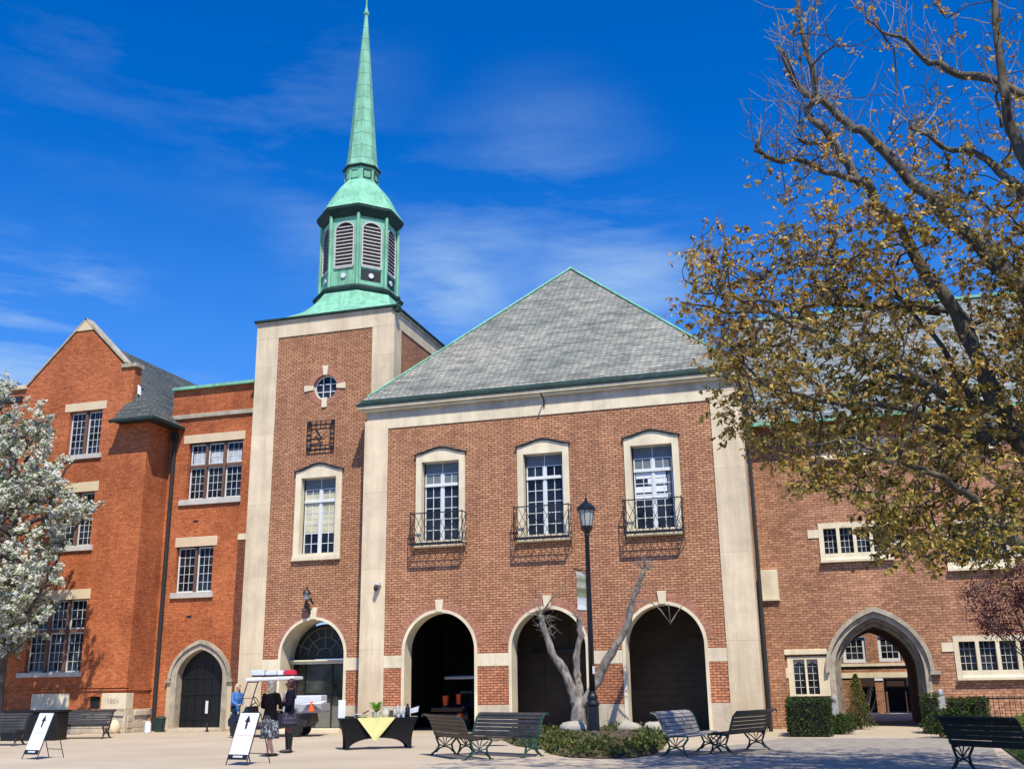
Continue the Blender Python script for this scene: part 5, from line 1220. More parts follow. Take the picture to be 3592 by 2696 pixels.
def tops(t, V, k, arms, mat, infl=.018, z0=.82, name='jacket', open_=False, sleeve=1.0, hip=.16):
    j = MB()
    capsule(j, V(0, 0, z0+.08), V(0, 0, 1.02), hip*k, .135*k, sq=(1.12, .82)); capsule(j, V(0, 0, 1.0), V(0, -.005, 1.2), .135*k, .15*k, sq=(1.1, .8))
    capsule(j, V(0, 0, 1.2), V(0, .005, 1.31), .148*k, .125*k, sq=(1.15, .8)); capsule(j, V(-.145, .005, 1.345), V(.145, .005, 1.345), .06*k, .06*k)
    capsule(j, V(0, .01, 1.34), V(0, .012, 1.4), .07*k, .058*k)
    for sh, el, wr, hd_, nm in arms:
        capsule(j, V(*sh), V(*el), .065*k, .055*k); e = Vector(V(*el)); w_ = e.lerp(Vector(V(*wr)), .93*sleeve); capsule(j, e, w_, .054*k, .042*k)
    return fused(j, name, mat, t, .011)
# 1: woman in a blue jacket beyond the cart bonnet, turned to the right
person_mats('fair', (.72, .42, .32), (.58, .45, .30))
M['bluejacket'] = plain('blue jacket', (.07, .20, .50), .8, var=.15, scale=5); M['darktrousers'] = plain('dark trousers', (.02, .02, .03), .85)
M['blackwool'] = plain('black knit', (.006, .005, .007), .95, var=.3, scale=12, spec=.1)
M['navy'] = plain('navy blazer', (.009, .008, .02), .9, var=.2, scale=8, spec=.15)
M['shirt'] = plain('white shirt', (.72, .68, .68), .8, var=.08)
def print_mat():
    m, nt, b = new_mat('black and white print cloth'); L = nt.links.new; tc = nt.nodes.new('ShaderNodeTexCoord')
    n1 = N(nt, 'ShaderNodeTexNoise', Scale=9., Detail=3, Distortion=2.2); L(tc.outputs['Object'], n1.inputs['Vector'])
    r = ramp(nt, [(.40, (.015, .016, .022)), (.52, (.10, .11, .13)), (.62, (.42, .43, .46))]); L(n1.outputs[0], r.inputs[0]); L(r.outputs[0], b.inputs['Base Color']); b.inputs['Roughness'].default_value = .8; return m
M['print'] = print_mat()
def kilt_mat():
    m, nt, b = new_mat('dark tartan'); L = nt.links.new; tc = nt.nodes.new('ShaderNodeTexCoord'); mp = nt.nodes.new('ShaderNodeMapping'); mp.inputs['Scale'].default_value = (7, 7, 7); L(tc.outputs['Object'], mp.inputs[0])
    bt = N(nt, 'ShaderNodeTexBrick', Scale=1.0); bt.offset = 0
    for k_, v in (('Mortar Size', .09), ('Brick Width', .9), ('Row Height', .7)): bt.inputs[k_].default_value = v
    bt.inputs['Color1'].default_value = (.02, .02, .05, 1); bt.inputs['Color2'].default_value = (.03, .025, .045, 1); bt.inputs['Mortar'].default_value = (.09, .08, .10, 1)
    sx = nt.nodes.new('ShaderNodeSeparateXYZ'); L(mp.outputs[0], sx.inputs[0]); cb = nt.nodes.new('ShaderNodeCombineXYZ'); L(sx.outputs[0], cb.inputs[0]); L(sx.outputs[2], cb.inputs[1]); L(cb.outputs[0], bt.inputs['Vector'])
    L(bt.outputs['Color'], b.inputs['Base Color']); b.inputs['Roughness'].default_value = .85; return m
M['kilt'] = kilt_mat()
armsA = [((-.17, 0, 1.34), (-.2, -.06, 1.1), (-.14, -.27, 1.0), (.25, -.95, .1), (0, 0, 1)), ((.17, 0, 1.34), (.21, -.05, 1.1), (.12, -.25, 1.02), (-.3, -.9, .0), (0, 0, 1))]
legsA = [((-.085, 0, .9), (-.09, -.02, .48), (-.09, 0, .09), (0, -1, 0)), ((.085, 0, .9), (.09, -.02, .48), (.1, .02, .09), (0, -1, 0))]
t, k, V, Hh = figure('fair haired woman in a blue jacket standing beyond the cart bonnet', (-19.32, 32.1, 0), rad(68), 1.64, 'fair', armsA, legsA, head_yaw=rad(5), lean=-.12)
tops(t, V, k, armsA, 'bluejacket', z0=.78)
tr = MB()
for hp, kn, an, ft in legsA: capsule(tr, V(*hp), V(*kn), .1*k, .075*k); capsule(tr, V(*kn), V(an[0], an[1], an[2]+.03), .072*k, .06*k)
capsule(tr, V(-.05, 0, .92), V(.05, 0, .92), .12*k, .12*k); fused(tr, 'trousers', 'darktrousers', t, .013)
shoes(t, V, k, legsA, 'doorblack')
def hair_bob(t, Hh, k, mat, drop=.14, back=.03, face=True):
    h = MB(); capsule(h, Hh(0, .03, .045), Hh(0, .03, .01), .096*k, .095*k, sq=(.95, 1.0))
    for s in (-1, 1):
        capsule(h, Hh(s*.07, .02, .0), Hh(s*.085, .01, -drop), .035*k, .03*k); capsule(h, Hh(s*.045, .06, .0), Hh(s*.06, .06, -drop-.02), .045*k, .035*k)
        capsule(h, Hh(s*.03, -.05, .09), Hh(s*.075, -.03, .02), .03*k, .02*k)
    capsule(h, Hh(0, .07, .0), Hh(0, .08, -drop-.03), .05*k, .04*k)
    return fused(h, 'hair', mat, t, .01, 1)
hair_bob(t, Hh, k, 'fairhair')
# 2: woman in black with a printed skirt, back to the camera
M['greyhair'] = plain('ash hair', (.27, .24, .20), .5, var=.4, scale=40)
armsB = [((-.17, 0, 1.34), (-.24, -.06, 1.1), (-.1, -.24, 1.06), (.9, -.4, .0), (0, -1, 0)), ((.17, 0, 1.34), (.25, -.05, 1.1), (.1, -.22, 1.04), (-.9, -.4, .0), (0, -1, 0))]
legsB = [((-.085, 0, .9), (-.06, .0, .48), (.02, .02, .09), (.15, -1, 0)), ((.085, 0, .9), (.05, -.03, .48), (-.05, -.08, .09), (-.1, -1, 0))]
M['fair2skin'] = M['fairskin']
t, k, V, Hh = figure('ash blonde woman in black top and grey patterned skirt, back to the camera', (-12.62, 22.5, 0), rad(175), 1.66, 'fair2', armsB, legsB, head_yaw=rad(10))
tops(t, V, k, armsB, 'blackwool', z0=.74, hip=.175)
skirt([(0, 0, .16*k, .13*k, .9*k), (0, 0, .19*k, .15*k, .78*k), (0, 0, .215*k, .17*k, .6*k), (0, 0, .235*k, .19*k, .4*k), (0, 0, .22*k, .18*k, .395*k)], 'skirt', 'print', t, folds=.05)
shoes(t, V, k, legsB, 'doorblack'); hair_bob(t, Hh, k, 'greyhair', drop=.12)
cl = MB(); capsule(cl, Hh(-.03, .085, -.02), Hh(.04, .09, -.1), .035*k, .03*k); M['blond'] = plain('blonde lock', (.5, .36, .16), .5, var=.3, scale=40); fused(cl, 'hair', 'blond', t, .01, 1)
sc_ = MB(); capsule(sc_, V(-.05, .03, 1.42), V(.06, .05, 1.40), .05*k, .05*k); fused(sc_, 'scarf', 'blond', t, .012, 1)
# 3: student in a navy blazer, arms folded
person_mats('brown', (.16, .06, .035), (.035, .008, .012))
armsC = [((-.17, 0, 1.34), (-.2, -.05, 1.1), (.06, -.2, 1.16), (.85, .1, .3), (0, -1, .2)), ((.17, 0, 1.34), (.21, -.05, 1.1), (-.05, -.22, 1.1), (-.9, .05, .0), (0, -1, .2))]
legsC = [((-.085, 0, .9), (-.085, -.02, .48), (-.08, .0, .09), (-.3, -1, 0)), ((.085, 0, .9), (.085, .0, .48), (.08, .03, .09), (.2, -1, 0))]
t, k, V, Hh = figure('student in navy blazer, dark kilt and knee socks, arms folded', (-12.86, 23.85, 0), rad(-48), 1.69, 'brown', armsC, legsC, head_yaw=rad(-8))
tops(t, V, k, armsC, 'navy', z0=.78, name='blazer')
sh = MB(); sh.poly([V(-.055, -.128, 1.36), V(.055, -.128, 1.36), V(.05, -.15, 1.2), V(0, -.152, 1.1), V(-.05, -.15, 1.2)]).poly([V(-.06, -.1, 1.40), V(.06, -.1, 1.40), V(.055, -.13, 1.36), V(-.055, -.13, 1.36)]); sh.build('shirt', 'shirt', t, world=False)
MB().poly([V(-.016, -.14, 1.38), V(.016, -.14, 1.38), V(.022, -.16, 1.2), V(0, -.162, 1.12), V(-.022, -.16, 1.2)]).build('tie', 'ink', t, world=False)
cu = MB(); capsule(cu, V(.02, -.2, 1.15), V(.05, -.205, 1.16), .045*k, .042*k); fused(cu, 'cuff', 'shirt', t, .012, 1)
skirt([(0, 0, .15*k, .125*k, .93*k), (0, 0, .19*k, .155*k, .82*k), (0, 0, .205*k, .175*k, .7*k), (0, 0, .215*k, .185*k, .6*k), (0, 0, .2*k, .17*k, .595*k)], 'kilt', 'kilt', t, folds=.045, nf=14)
so = []
for hp, kn, an, ft in legsC:
    s = MB(); a, b = Vector(V(*kn)), Vector(V(*an)); a = a+(b-a)*.08; mid = a.lerp(b, .33)+Vector((0, .015*k, 0)); capsule(s, a, mid, .055*k, .061*k); capsule(s, mid, b, .061*k, .04*k); fused(s, 'sock', 'doorblack', t, .012)
shoes(t, V, k, legsC, 'doorblack')
h = MB(); capsule(h, Hh(0, .03, .05), Hh(0, .03, .01), .092*k, .09*k, sq=(.95, 1.0)); capsule(h, Hh(0, .08, .03), Hh(.03, .12, -.1), .05*k, .045*k); capsule(h, Hh(.03, .12, -.1), Hh(.05, .13, -.3), .045*k, .03*k)
for s in (-1, 1): capsule(h, Hh(s*.03, -.05, .085), Hh(s*.07, -.01, .03), .025*k, .022*k)
fused(h, 'hair', 'brownhair', t, .01, 1)
gl = MB()
for s in (-1, 1):
    c = Vector(Hh(s*.033, -.1, .012)); gl.tube([tuple(c+Vector((math.cos(2*PI*i/10)*.024, 0, math.sin(2*PI*i/10)*.02))) for i in range(11)], .003, 4)
gl.build('glasses', 'iron', t, world=False)
# ================================================================== vegetation
def limb_pts(pts, y0, y1, jit=.05, sub=3, rnd=random):
    """polyline (x,z) with depth running y0..y1, densified with small irregularities"""
    P_ = []; n = len(pts)
    for i in range(n-1):
        for s in range(sub):
            t = (i+s/sub)/(n-1); a, b = pts[i], pts[i+1]; f = s/sub
            P_.append(Vector((a[0]+(b[0]-a[0])*f+rnd.uniform(-jit, jit)*.4, y0+(y1-y0)*t+.25*noise.noise(Vector((i+f, y0, 3.))), a[1]+(b[1]-a[1])*f+rnd.uniform(-jit, jit)*.4)))
    P_.append(Vector((pts[-1][0], y1, pts[-1][1]))); return P_
def leaf(mb, p, sz, rnd, asp=.55, droop=0.):
    d = Vector((rnd.uniform(-1, 1), rnd.uniform(-1, 1), rnd.uniform(-1, .7)-droop)).normalized(); a = Vector((rnd.uniform(-1, 1), rnd.uniform(-1, 1), rnd.uniform(-1, 1)))
    s = d.cross(a).normalized()*sz*asp; n = len(mb.v); d = d*sz; up = d.cross(s).normalized()*sz*.18
    for v in (p, p+d*.5+s*.5+up, p+d, p+d*.5-s*.5+up): mb.v.append((v.x, v.y, v.z))
    mb.f.append((n, n+1, n+2, n+3))
def twig(p, d, L_, rnd, n=5, curl=.35, up=.1):
    pts = [p.copy()]; d = d.normalized()
    for i in range(n):
        d = (d+Vector((rnd.uniform(-1, 1), rnd.uniform(-1, 1), rnd.uniform(-1, 1)+up))*curl).normalized(); p = p+d*(L_/n); pts.append(p.copy())
    return pts
from mathutils.kdtree import KDTree
def grow(seeds, pts, mb, r0=.0035, maxd=2.4, sides=4, sag=.05, rnd=random):
    """join every point to the nearest wood already grown, so that twigs fork from twigs; returns the points reached"""
    nodes_ = [Vector(p) for p in seeds]; par = [-1]*len(nodes_); ns_ = len(nodes_)
    kd = KDTree(len(nodes_))
    for i, p in enumerate(nodes_): kd.insert(p, i)
    kd.balance(); order = sorted(pts, key=lambda p: kd.find(p)[2]); out = []
    for c, p in enumerate(order):
        if c % 40 == 0:
            kd = KDTree(len(nodes_))
            for i, q in enumerate(nodes_): kd.insert(q, i)
            kd.balance(); last = len(nodes_)
        q, i, d = kd.find(p)
        for j in range(last, len(nodes_)):
            dd_ = (nodes_[j]-p).length
            if dd_ < d: d, i = dd_, j
        if d > maxd: continue
        q = nodes_[i]; mid = q.lerp(p, .5)+Vector((rnd.uniform(-1, 1), rnd.uniform(-1, 1), rnd.uniform(-.4, 1)))*d*.13
        nodes_.append(mid); par.append(i); nodes_.append(p); par.append(len(nodes_)-2); out.append(p)
    cnt_ = [1]*len(nodes_)
    for i in range(len(nodes_)-1, ns_-1, -1):
        if par[i] >= 0: cnt_[par[i]] += cnt_[i]
    rr_ = lambda i: min(.05, r0*cnt_[i]**.42)
    for i in range(ns_, len(nodes_)):
        a, b = nodes_[par[i]], nodes_[i]
        if (a-b).length > 1e-4: mb.tube([a, b], [rr_(i)*1.08, rr_(i)], sides if cnt_[i] > 3 else 3, cap=False)
    return out
# ---- big autumn tree
M['bark'] = bark_mat('grey brown bark', (.055, .042, .03), (.20, .165, .12))
M['bark_dark'] = bark_mat('dark twig bark', (.05, .038, .034), (.12, .095, .08))
M['leaf_gold'] = leaf_mat('golden brown leaves', [(0, (.26, .11, .03)), (.2, (.75, .42, .10)), (.6, (.95, .66, .20)), (.85, (.80, .44, .20)), (1, (.95, .78, .30))], .45)
M['leaf_olive'] = leaf_mat('olive leaves', [(0, (.09, .06, .015)), (.25, (.32, .21, .04)), (.55, (.66, .45, .10)), (.8, (.92, .66, .20)), (1, (.46, .46, .09))], .42)
rn = random.Random(21)
TB = Vector((5.2, 16.6, 0))
big = thing('autumn_tree', 'large tree with golden brown and olive leaves leaning in from the right', 'tree', TB)
LIMBS = {
'A': (17.0, 17.5, .15, .05, [(4.6, 5.6), (3.85, 6.6), (3.44, 7.24), (3.19, 7.67), (2.93, 8.13), (2.61, 8.59), (2.34, 9.04), (2.08, 9.4), (1.81, 9.94), (1.46, 10.48), (1.18, 10.79), (0.84, 11.26), (0.54, 11.59), (0.25, 12.03), (0.04, 12.75)]),
'B': (17.0, 17.0, .12, .03, [(2.94, 5.0), (2.6, 6.2), (2.35, 7.1), (2.07, 7.62), (1.81, 8.35), (1.52, 8.91), (1.3, 9.36), (1.14, 9.59), (0.99, 9.94), (0.81, 10.33), (0.55, 10.85), (0.4, 11.1), (0.65, 11.24), (0.58, 11.59), (0.52, 12.33), (0.46, 12.96), (0.45, 13.6)]),
'B2': (17, 17, .06, .035, [(1.14, 9.59), (0.73, 9.8), (0.47, 9.97), (-0.05, 10.18), (-0.36, 10.34), (-0.51, 10.46), (-0.47, 10.64)]),
'B3': (17, 17, .05, .035, [(0.75, 10.34), (0.48, 10.42), (0.22, 10.56)]),
'C': (16, 16.2, .1, .03, [(4.6, 6.6), (4.2, 7.7), (3.74, 8.25), (3.4, 8.61), (3.2, 8.87), (3.0, 9.22), (2.68, 9.47), (2.3, 9.71), (1.94, 10.04)]),
'D': (16, 16, .13, .035, [(4.3, 7.2), (3.66, 8.57), (3.46, 9.24), (3.36, 9.85), (3.35, 10.58), (3.43, 11.95), (3.4, 13)]),
'E': (17.5, 18, .11, .02, [(5.0, 9.6), (4.45, 10.77), (3.9, 11.16), (3.23, 11.63), (2.91, 11.85), (2.63, 12.14), (2.29, 12.56), (2.0, 12.9), (1.69, 13.31)]),
'F': (17.6, 18, .06, .015, [(2.2, 7.3), (1.6, 7.5), (0.87, 7.66), (0.24, 7.74), (-0.39, 7.85), (-0.87, 8.01), (-1.2, 8.13), (-1.63, 8.25), (-2.02, 8.6)]),
'F2': (18, 18, .025, .012, [(-1.2, 8.13), (-1.23, 9.16), (-1.26, 9.73)]),
'M': (16.8, 17.2, .21, .08, [(5.0, 1.8), (4.3, 2.5), (3.67, 3.42), (3.37, 4.23), (3.1, 4.76), (2.94, 4.99), (2.86, 5.36), (2.72, 5.65), (2.6, 6.23), (2.52, 6.83), (2.4, 7.14), (2.09, 7.84)]),
'G': (17.2, 17.3, .09, .02, [(2.8, 5.5), (2.35, 5.66), (2.02, 5.83), (1.66, 6.07), (1.28, 6.25), (1.04, 6.48), (0.66, 6.7), (0.02, 7.19), (-0.52, 7.56), (-1.2, 7.6), (-2.0, 7.9)]),
'H': (16.2, 15, .11, .012, [(4.8, 1.9), (3.9, 2.5), (2.92, 2.94), (2.52, 3.32), (2.34, 3.48), (2.2, 3.7), (1.98, 3.99), (1.7, 4.18), (1.1, 4.46), (0.78, 4.63), (0.54, 4.72), (-0.14, 4.68)]),
'H2': (15, 15, .03, .015, [(1.1, 4.46), (1.32, 4.83)]),
'I': (17.4, 17.4, .06, .02, [(2.75, 5.5), (2.43, 5.82), (2.2, 6.48), (1.9, 7.01), (1.58, 7.65), (1.2, 8.2)]),
'J': (17, 19, .05, .015, [(2.4, 7.1), (1.8, 7.4), (1.1, 8.3), (.4, 8.8), (-.4, 9.1)]),
'K': (16.8, 15.5, .06, .015, [(3.0, 5.0), (2.2, 4.9), (1.4, 5.4), (.5, 5.5), (-.6, 5.8), (-1.1, 6.3)]),
'K2': (16.8, 19.5, .06, .015, [(3.0, 5.0), (2.4, 5.2), (1.8, 6.0), (1.0, 6.6), (.2, 6.4)]),
'N': (15.5, 12.5, .14, .04, [(4.7, 6.6), (4.3, 9.0), (3.4, 11.8), (2.2, 13.0), (.6, 13.6), (-1.2, 13.9)]),  # limb out of view, added to carry the shade-casting crown
'O': (15.0, 13.0, .1, .04, [(4.3, 9.0), (4.6, 11.5), (4.4, 13.6), (3.8, 15)]),
'L': (16.9, 17.2, .12, .03, [(4.9, 3.2), (4.6, 5.4), (4.7, 7.6), (4.4, 9.4), (4.9, 12.5)]),
}
MB().tube([(5.25, 16.7, -.1), (5.15, 16.65, .6), (5.05, 16.7, 1.4), (4.95, 16.75, 2.2), (4.9, 16.85, 3.4)], [.5, .36, .31, .28, .2], 14).build('trunk', 'bark', big)
nodes = []
lm = MB()
for nm, (ya, yb, ra, rb_, pts) in LIMBS.items():
    P_ = limb_pts(pts, ya, yb, .05, 3, rn); n = len(P_)
    o = MB().tube(P_, [ra+(rb_-ra)*i/(n-1) for i in range(n)], 9).build('limb', 'bark', big, smooth=True)
    nodes += [(p, i/(n-1)) for i, p in enumerate(P_)]
POLY = [(0.85, 14.2), (0.23, 13.12), (0.01, 12.48), (-0.61, 10.97), (-0.53, 9.85), (0.45, 9.2), (-0.2, 9.1), (-1.22, 9.32), (-2.22, 9.37), (-2.25, 8.83), (-1.79, 8.24), (-2.06, 7.74), (-1.52, 7.34), (-1.4, 6.73), (-1.27, 5.33), (-0.49, 4.64), (0.56, 4.27), (0.82, 3.37), (1.81, 3.11), (3.09, 3.3), (6.5, 3.6), (8.5, 8), (7.5, 14.5)]
def inside(x, z, poly):
    c = False; j = len(poly)-1
    for i in range(len(poly)):
        xi, zi = poly[i]; xj, zj = poly[j]
        if (zi > z) != (zj > z) and x < (xj-xi)*(z-zi)/(zj-zi)+xi: c = not c
        j = i
    return c
def persp(p, yref):
    """position on the plane y=yref seen from the path in front of the hall (used only to keep the crown's outline compact)"""
    k = yref/p.y; return p.x*k, 1.5+(p.z-1.5)*k
gold = MB(); olive = MB(); tw = MB()
cnt = 0; tries = 0; cand = []
while cnt < 1720 and tries < 50000:
    tries += 1
    x = rn.uniform(-2.4, 8); z = rn.uniform(3.0, 14.5)
    y = rn.uniform(14.6, 20.2)
    if z > 8.6 and rn.random() < .40+(z-8.6)*.11: continue
    if x > 4.9 and rn.random() < .6: continue
    dens = noise.noise(Vector((x*.8, y*.5, z*.8)))
    if dens < -.16+(.12 if z > 8.6 else 0): continue
    p = Vector((x, y, z)); px_, pz_ = persp(p, 17.5)
    if not inside(px_, pz_, POLY): continue
    cand.append(p); cnt += 1
for i in range(420):      # unseen crown mass over the paving, added so that it casts more shade
    x, y = rn.uniform(-3.2, 5.5), rn.uniform(10.2, 14.6); z = max(rn.uniform(11.6, 15), 2.6+y*.80)
    if noise.noise(Vector((x*.7, y*.7, z*.7))) > -.12: cand.append(Vector((x, y, z)))
cand = grow([n_[0] for n_ in nodes], cand, tw, .0042, 2.6, 5, rnd=rn)
for p in cand:
    x, y, z = p
    dens2 = noise.noise(Vector((x*.55+9, y*.5, z*.55)))
    for b_ in range(rn.choice((2, 3, 3))):
        tp = twig(p, Vector((rn.uniform(-1, 1), rn.uniform(-1, 1), rn.uniform(-.5, .9 if z < 10 else 1.6))), rn.uniform(.3, .75), rn, 5, .4, .15 if z > 9 else -.05)
        tw.tube(tp, [.005, .0045, .004, .003, .0025, .002], 3, cap=False)
        nl = rn.randint(8, 16) if z < 9.2 else rn.randint(2, 9)
        if y < 14.7 and z > 11.5: nl = rn.randint(7, 14)
        elif z > 11 and rn.random() < .45: nl = 0
        for l_ in range(nl):
            s = rn.uniform(.25, 1)*(len(tp)-1); i = min(int(s), len(tp)-2); a = tp[i].lerp(tp[i+1], s-i)
            pg = .12+.13*(z-4.5)+.5*dens2
            leaf(gold if rn.random() < pg else olive, a, rn.uniform(.05, .125), rn, rn.uniform(.45, .75), .35)
# bare whips at the top
wh = MB()
for i in range(200):
    nd = rn.choice([n_ for n_ in nodes if n_[0].z > 9.6]); tp = twig(nd[0], Vector((rn.uniform(-.9, .6), rn.uniform(-.7, .7), rn.uniform(.2, 1.4))), rn.uniform(.6, 1.5), rn, 7, .16, .2)
    px_, pz_ = persp(tp[-1], 17.5)
    if px_ < -1.0 and pz_ > 9.8: continue
    wh.tube(tp, [.010, .009, .008, .0075, .0065, .0055, .0045, .003], 4, cap=False)
    for j in (2, 3, 4):
        if rn.random() < .7: t2 = twig(tp[j], Vector((rn.uniform(-1, 1), rn.uniform(-1, 1), rn.uniform(0, 1.2))), rn.uniform(.2, .5), rn, 4, .3, .3); wh.tube(t2, [.006, .005, .0045, .004, .003], 3, cap=False)
M['bark_whip'] = bark_mat('pale twig bark', (.16, .13, .12), (.40, .34, .32))
wh.raw('bare_twigs', 'bark_whip', big)
# sprays hanging low on the left of the crown
for (x, z, y) in ((-1.5, 6.2, 17.3), (-1.2, 5.6, 17.), (-.9, 5.2, 16.8), (-.3, 4.75, 15.3), (-.1, 4.2, 15.2), (.3, 3.95, 15.1), (-1.55, 6.9, 17.4), (-1.9, 8.0, 17.9), (-2.0, 8.9, 18), (-1.7, 9.2, 18), (-1.3, 9.0, 18), (-1.4, 8.6, 18), (.8, 3.5, 15.2), (1.3, 3.25, 15.2), (1.9, 3.1, 15.4)):
    for b_ in range(5):
        tp = twig(Vector((x, y, z)), Vector((rn.uniform(-1, 1), rn.uniform(-1, 1), rn.uniform(-.6, .8))), rn.uniform(.3, .6), rn, 5, .35, 0); tw.tube(tp, [.006, .005, .004, .004, .003, .002], 3, cap=False)
        for l_ in range(11): s = rn.uniform(.1, 1)*4.9; i = int(s); leaf(olive if z < 7 or rn.random() < .5 else gold, tp[i].lerp(tp[min(i+1, 5)], s-i), rn.uniform(.06, .1), rn, .6, .4)
crown = tw.raw('twigs', 'bark_dark', big); gold.raw('crown', 'leaf_gold', big); o = olive.raw('crown', 'leaf_olive', big)
# ---- white blossom tree on the left
M['petal'] = leaf_mat('white blossom', [(0, (.80, .78, .62)), (.5, (.92, .92, .82)), (1, (.97, .97, .93))], .5)
M['leaf_spring'] = leaf_mat('fresh green leaves', [(0, (.06, .10, .025)), (.5, (.16, .24, .05)), (1, (.32, .38, .10))], .35)
bl = thing('blossom_tree', 'tree covered in white blossom at the left edge in front of the gabled house', 'tree', (-28.0, 31.0, 0))
MB().tube([(-28.1, 31, -.1), (-28.0, 31, 1.2), (-28.1, 31.1, 2.6), (-27.9, 31, 4.2), (-28.1, 31, 6.5), (-28.4, 31, 9), (-28.7, 31, 12)], [.24, .18, .16, .14, .11, .07, .02], 10).build('trunk', 'bark', bl, smooth=True)
BP = [(-29.9, 12.6), (-29.5, 13.2), (-28.9, 12.2), (-28.2, 11.7), (-27.5, 11.6), (-27.0, 11.0), (-27.1, 9.9), (-26.4, 9.5), (-26.6, 8.8), (-26.0, 8.4), (-25.2, 8.0), (-24.4, 7.9), (-25.2, 7.5), (-26.2, 7.0), (-25.7, 6.3), (-26.3, 5.8), (-25.8, 5.2), (-26.6, 4.7), (-26.0, 4.3), (-26.6, 3.6), (-27.3, 2.9), (-28.5, 2.3), (-31, 2.3), (-33, 6), (-32.5, 12)]
rn = random.Random(11); nb = []; bw = MB()
for i in range(26):
    z0 = rn.uniform(2.2, 10.5); an = rn.uniform(0, 2*PI); L_ = rn.uniform(1.2, 3.1)*(1 if z0 < 8 else .6)
    tp = twig(Vector((-28.05, 31, z0)), Vector((math.cos(an), math.sin(an)*.9, .55)), L_, rn, 7, .2, .1); bw.tube(tp, [.06, .05, .042, .034, .026, .018, .012, .006], 5, cap=False); nb += tp[1:]
for tp in ([(-28, 31, 2.8), (-27.2, 31, 4.2), (-26.4, 31, 5.4), (-25.8, 30.9, 6.6), (-25, 30.9, 7.6), (-24.3, 30.9, 7.9)], [(-27.9, 31, 4.2), (-27.2, 31, 6.3), (-26.7, 31, 8.2), (-26.2, 31, 9.3), (-25.8, 31, 9.6)], [(-28, 31, 3), (-27, 30.8, 3.4), (-26.2, 30.8, 3.9), (-25.7, 30.8, 4.3)]):
    P_ = [Vector(p) for p in tp]; bw.tube(P_, [.07-.011*i for i in range(len(P_))], 6, cap=False); nb += P_[1:]
def petal(mb, p, r, rnd):
    nn = Vector((.35+rnd.gauss(0, .5), -.75+rnd.gauss(0, .5), .7+rnd.gauss(0, .5))).normalized(); u = nn.cross(Vector((rnd.uniform(-1, 1), rnd.uniform(-1, 1), rnd.uniform(-1, 1)))).normalized()*r; v = nn.cross(u)
    n = len(mb.v)
    for q in (p+u, p+v, p-u, p-v): mb.v.append((q.x, q.y, q.z))
    mb.f.append((n, n+1, n+2, n+3))
pe = MB(); lf = MB(); cnt = 0; tr_ = 0; cand = []
while cnt < 1100 and tr_ < 20000:
    tr_ += 1
    x = rn.uniform(-33, -24.2); z = rn.uniform(2.3, 13.4); y = 31+rn.gauss(0, 1.15)
    if abs(y-31) > 2.6: continue
    k_ = 31./y
    if not inside(x*k_, 1.5+(z-1.5)*k_, BP): continue
    if x < -31 and rn.random() < .5: continue
    if noise.noise(Vector((x*.9, y*.6, z*.9))) < -.14: continue
    cnt += 1; cand.append(Vector((x, y, z)))
for p in grow(nb, cand, bw, .0045, 2.2, 4, rnd=rn):
    for b_ in range(2):
        tp = twig(p, Vector((rn.uniform(-1, 1), rn.uniform(-1, 1), rn.uniform(-.3, 1))), rn.uniform(.25, .55), rn, 4, .4, .1); bw.tube(tp, [.005, .004, .004, .003, .002], 3, cap=False)
        for l_ in range(4):
            c = tp[rn.randint(1, 4)]+Vector((rn.uniform(-.05, .05), rn.uniform(-.05, .05), rn.uniform(-.04, .06)))
            if rn.random() < .7:
                for m_ in range(8): petal(pe, c+Vector((rn.gauss(0, .045), rn.gauss(0, .045), rn.gauss(0, .04))), rn.uniform(.035, .06), rn)
            for m_ in range(3): leaf(lf, c+Vector((rn.gauss(0, .06), rn.gauss(0, .06), rn.gauss(0, .05))), rn.uniform(.07, .13), rn, .55)
bw.raw('branches', 'bark_dark', bl); pe.raw('blossom', 'petal', bl); lf.raw('foliage', 'leaf_spring', bl)
# ---- pollarded bare tree behind the lamp
M['bark_pale'] = bark_mat('pale grey bark', (.07, .058, .048), (.38, .33, .28), 9.)
pt = thing('pollarded_tree', 'bare pale tree with sawn thick limbs growing in the planting bed', 'tree', (-7.55, 32, 0))
MB().tube([(-7.6, 32, -.05), (-7.58, 32, .3), (-7.56, 32, .7), (-7.5, 32, 1.1)], [.36, .26, .22, .17], 12).build('trunk', 'bark_pale', pt, smooth=True)
rn = random.Random(2)
def jt(pts, r0, r1):
    P_ = []; n = len(pts)
    for i in range(n-1):
        for s in range(3): f = s/3; P_.append(Vector(pts[i]).lerp(Vector(pts[i+1]), f)+Vector((rn.uniform(-.025, .025), rn.uniform(-.03, .03), 0)))
    P_.append(Vector(pts[-1])); m = len(P_)
    return P_, [(r0+(r1-r0)*i/(m-1))*(1+rn.uniform(-.16, .2)) for i in range(m)]
for pts, r0, r1 in (([(-7.6, 32, .85), (-7.75, 32, 1.3), (-7.9, 32, 1.77), (-8.27, 32, 2.31), (-8.48, 32, 2.88), (-8.62, 32, 3.32), (-8.69, 32, 3.58)], .19, .12),
                    ([(-7.5, 32, .9), (-7.56, 32.2, 1.4), (-7.66, 32.4, 1.77), (-7.68, 32.4, 2.3), (-7.51, 32.4, 2.94), (-7.57, 32.4, 3.46)], .17, .13),
                    ([(-7.5, 32, .8), (-7.3, 32, 1.1), (-6.94, 32, 1.54), (-6.63, 32, 2.17), (-6.16, 32, 2.82), (-5.92, 32, 3.31), (-5.76, 32, 3.88), (-5.53, 32, 4.41), (-5.33, 32, 4.85)], .2, .1)):
    P_, r_ = jt(pts, r0*.72, r1*.66); MB().tube(P_, r_, 10).build('limb', 'bark_pale', pt, smooth=True)
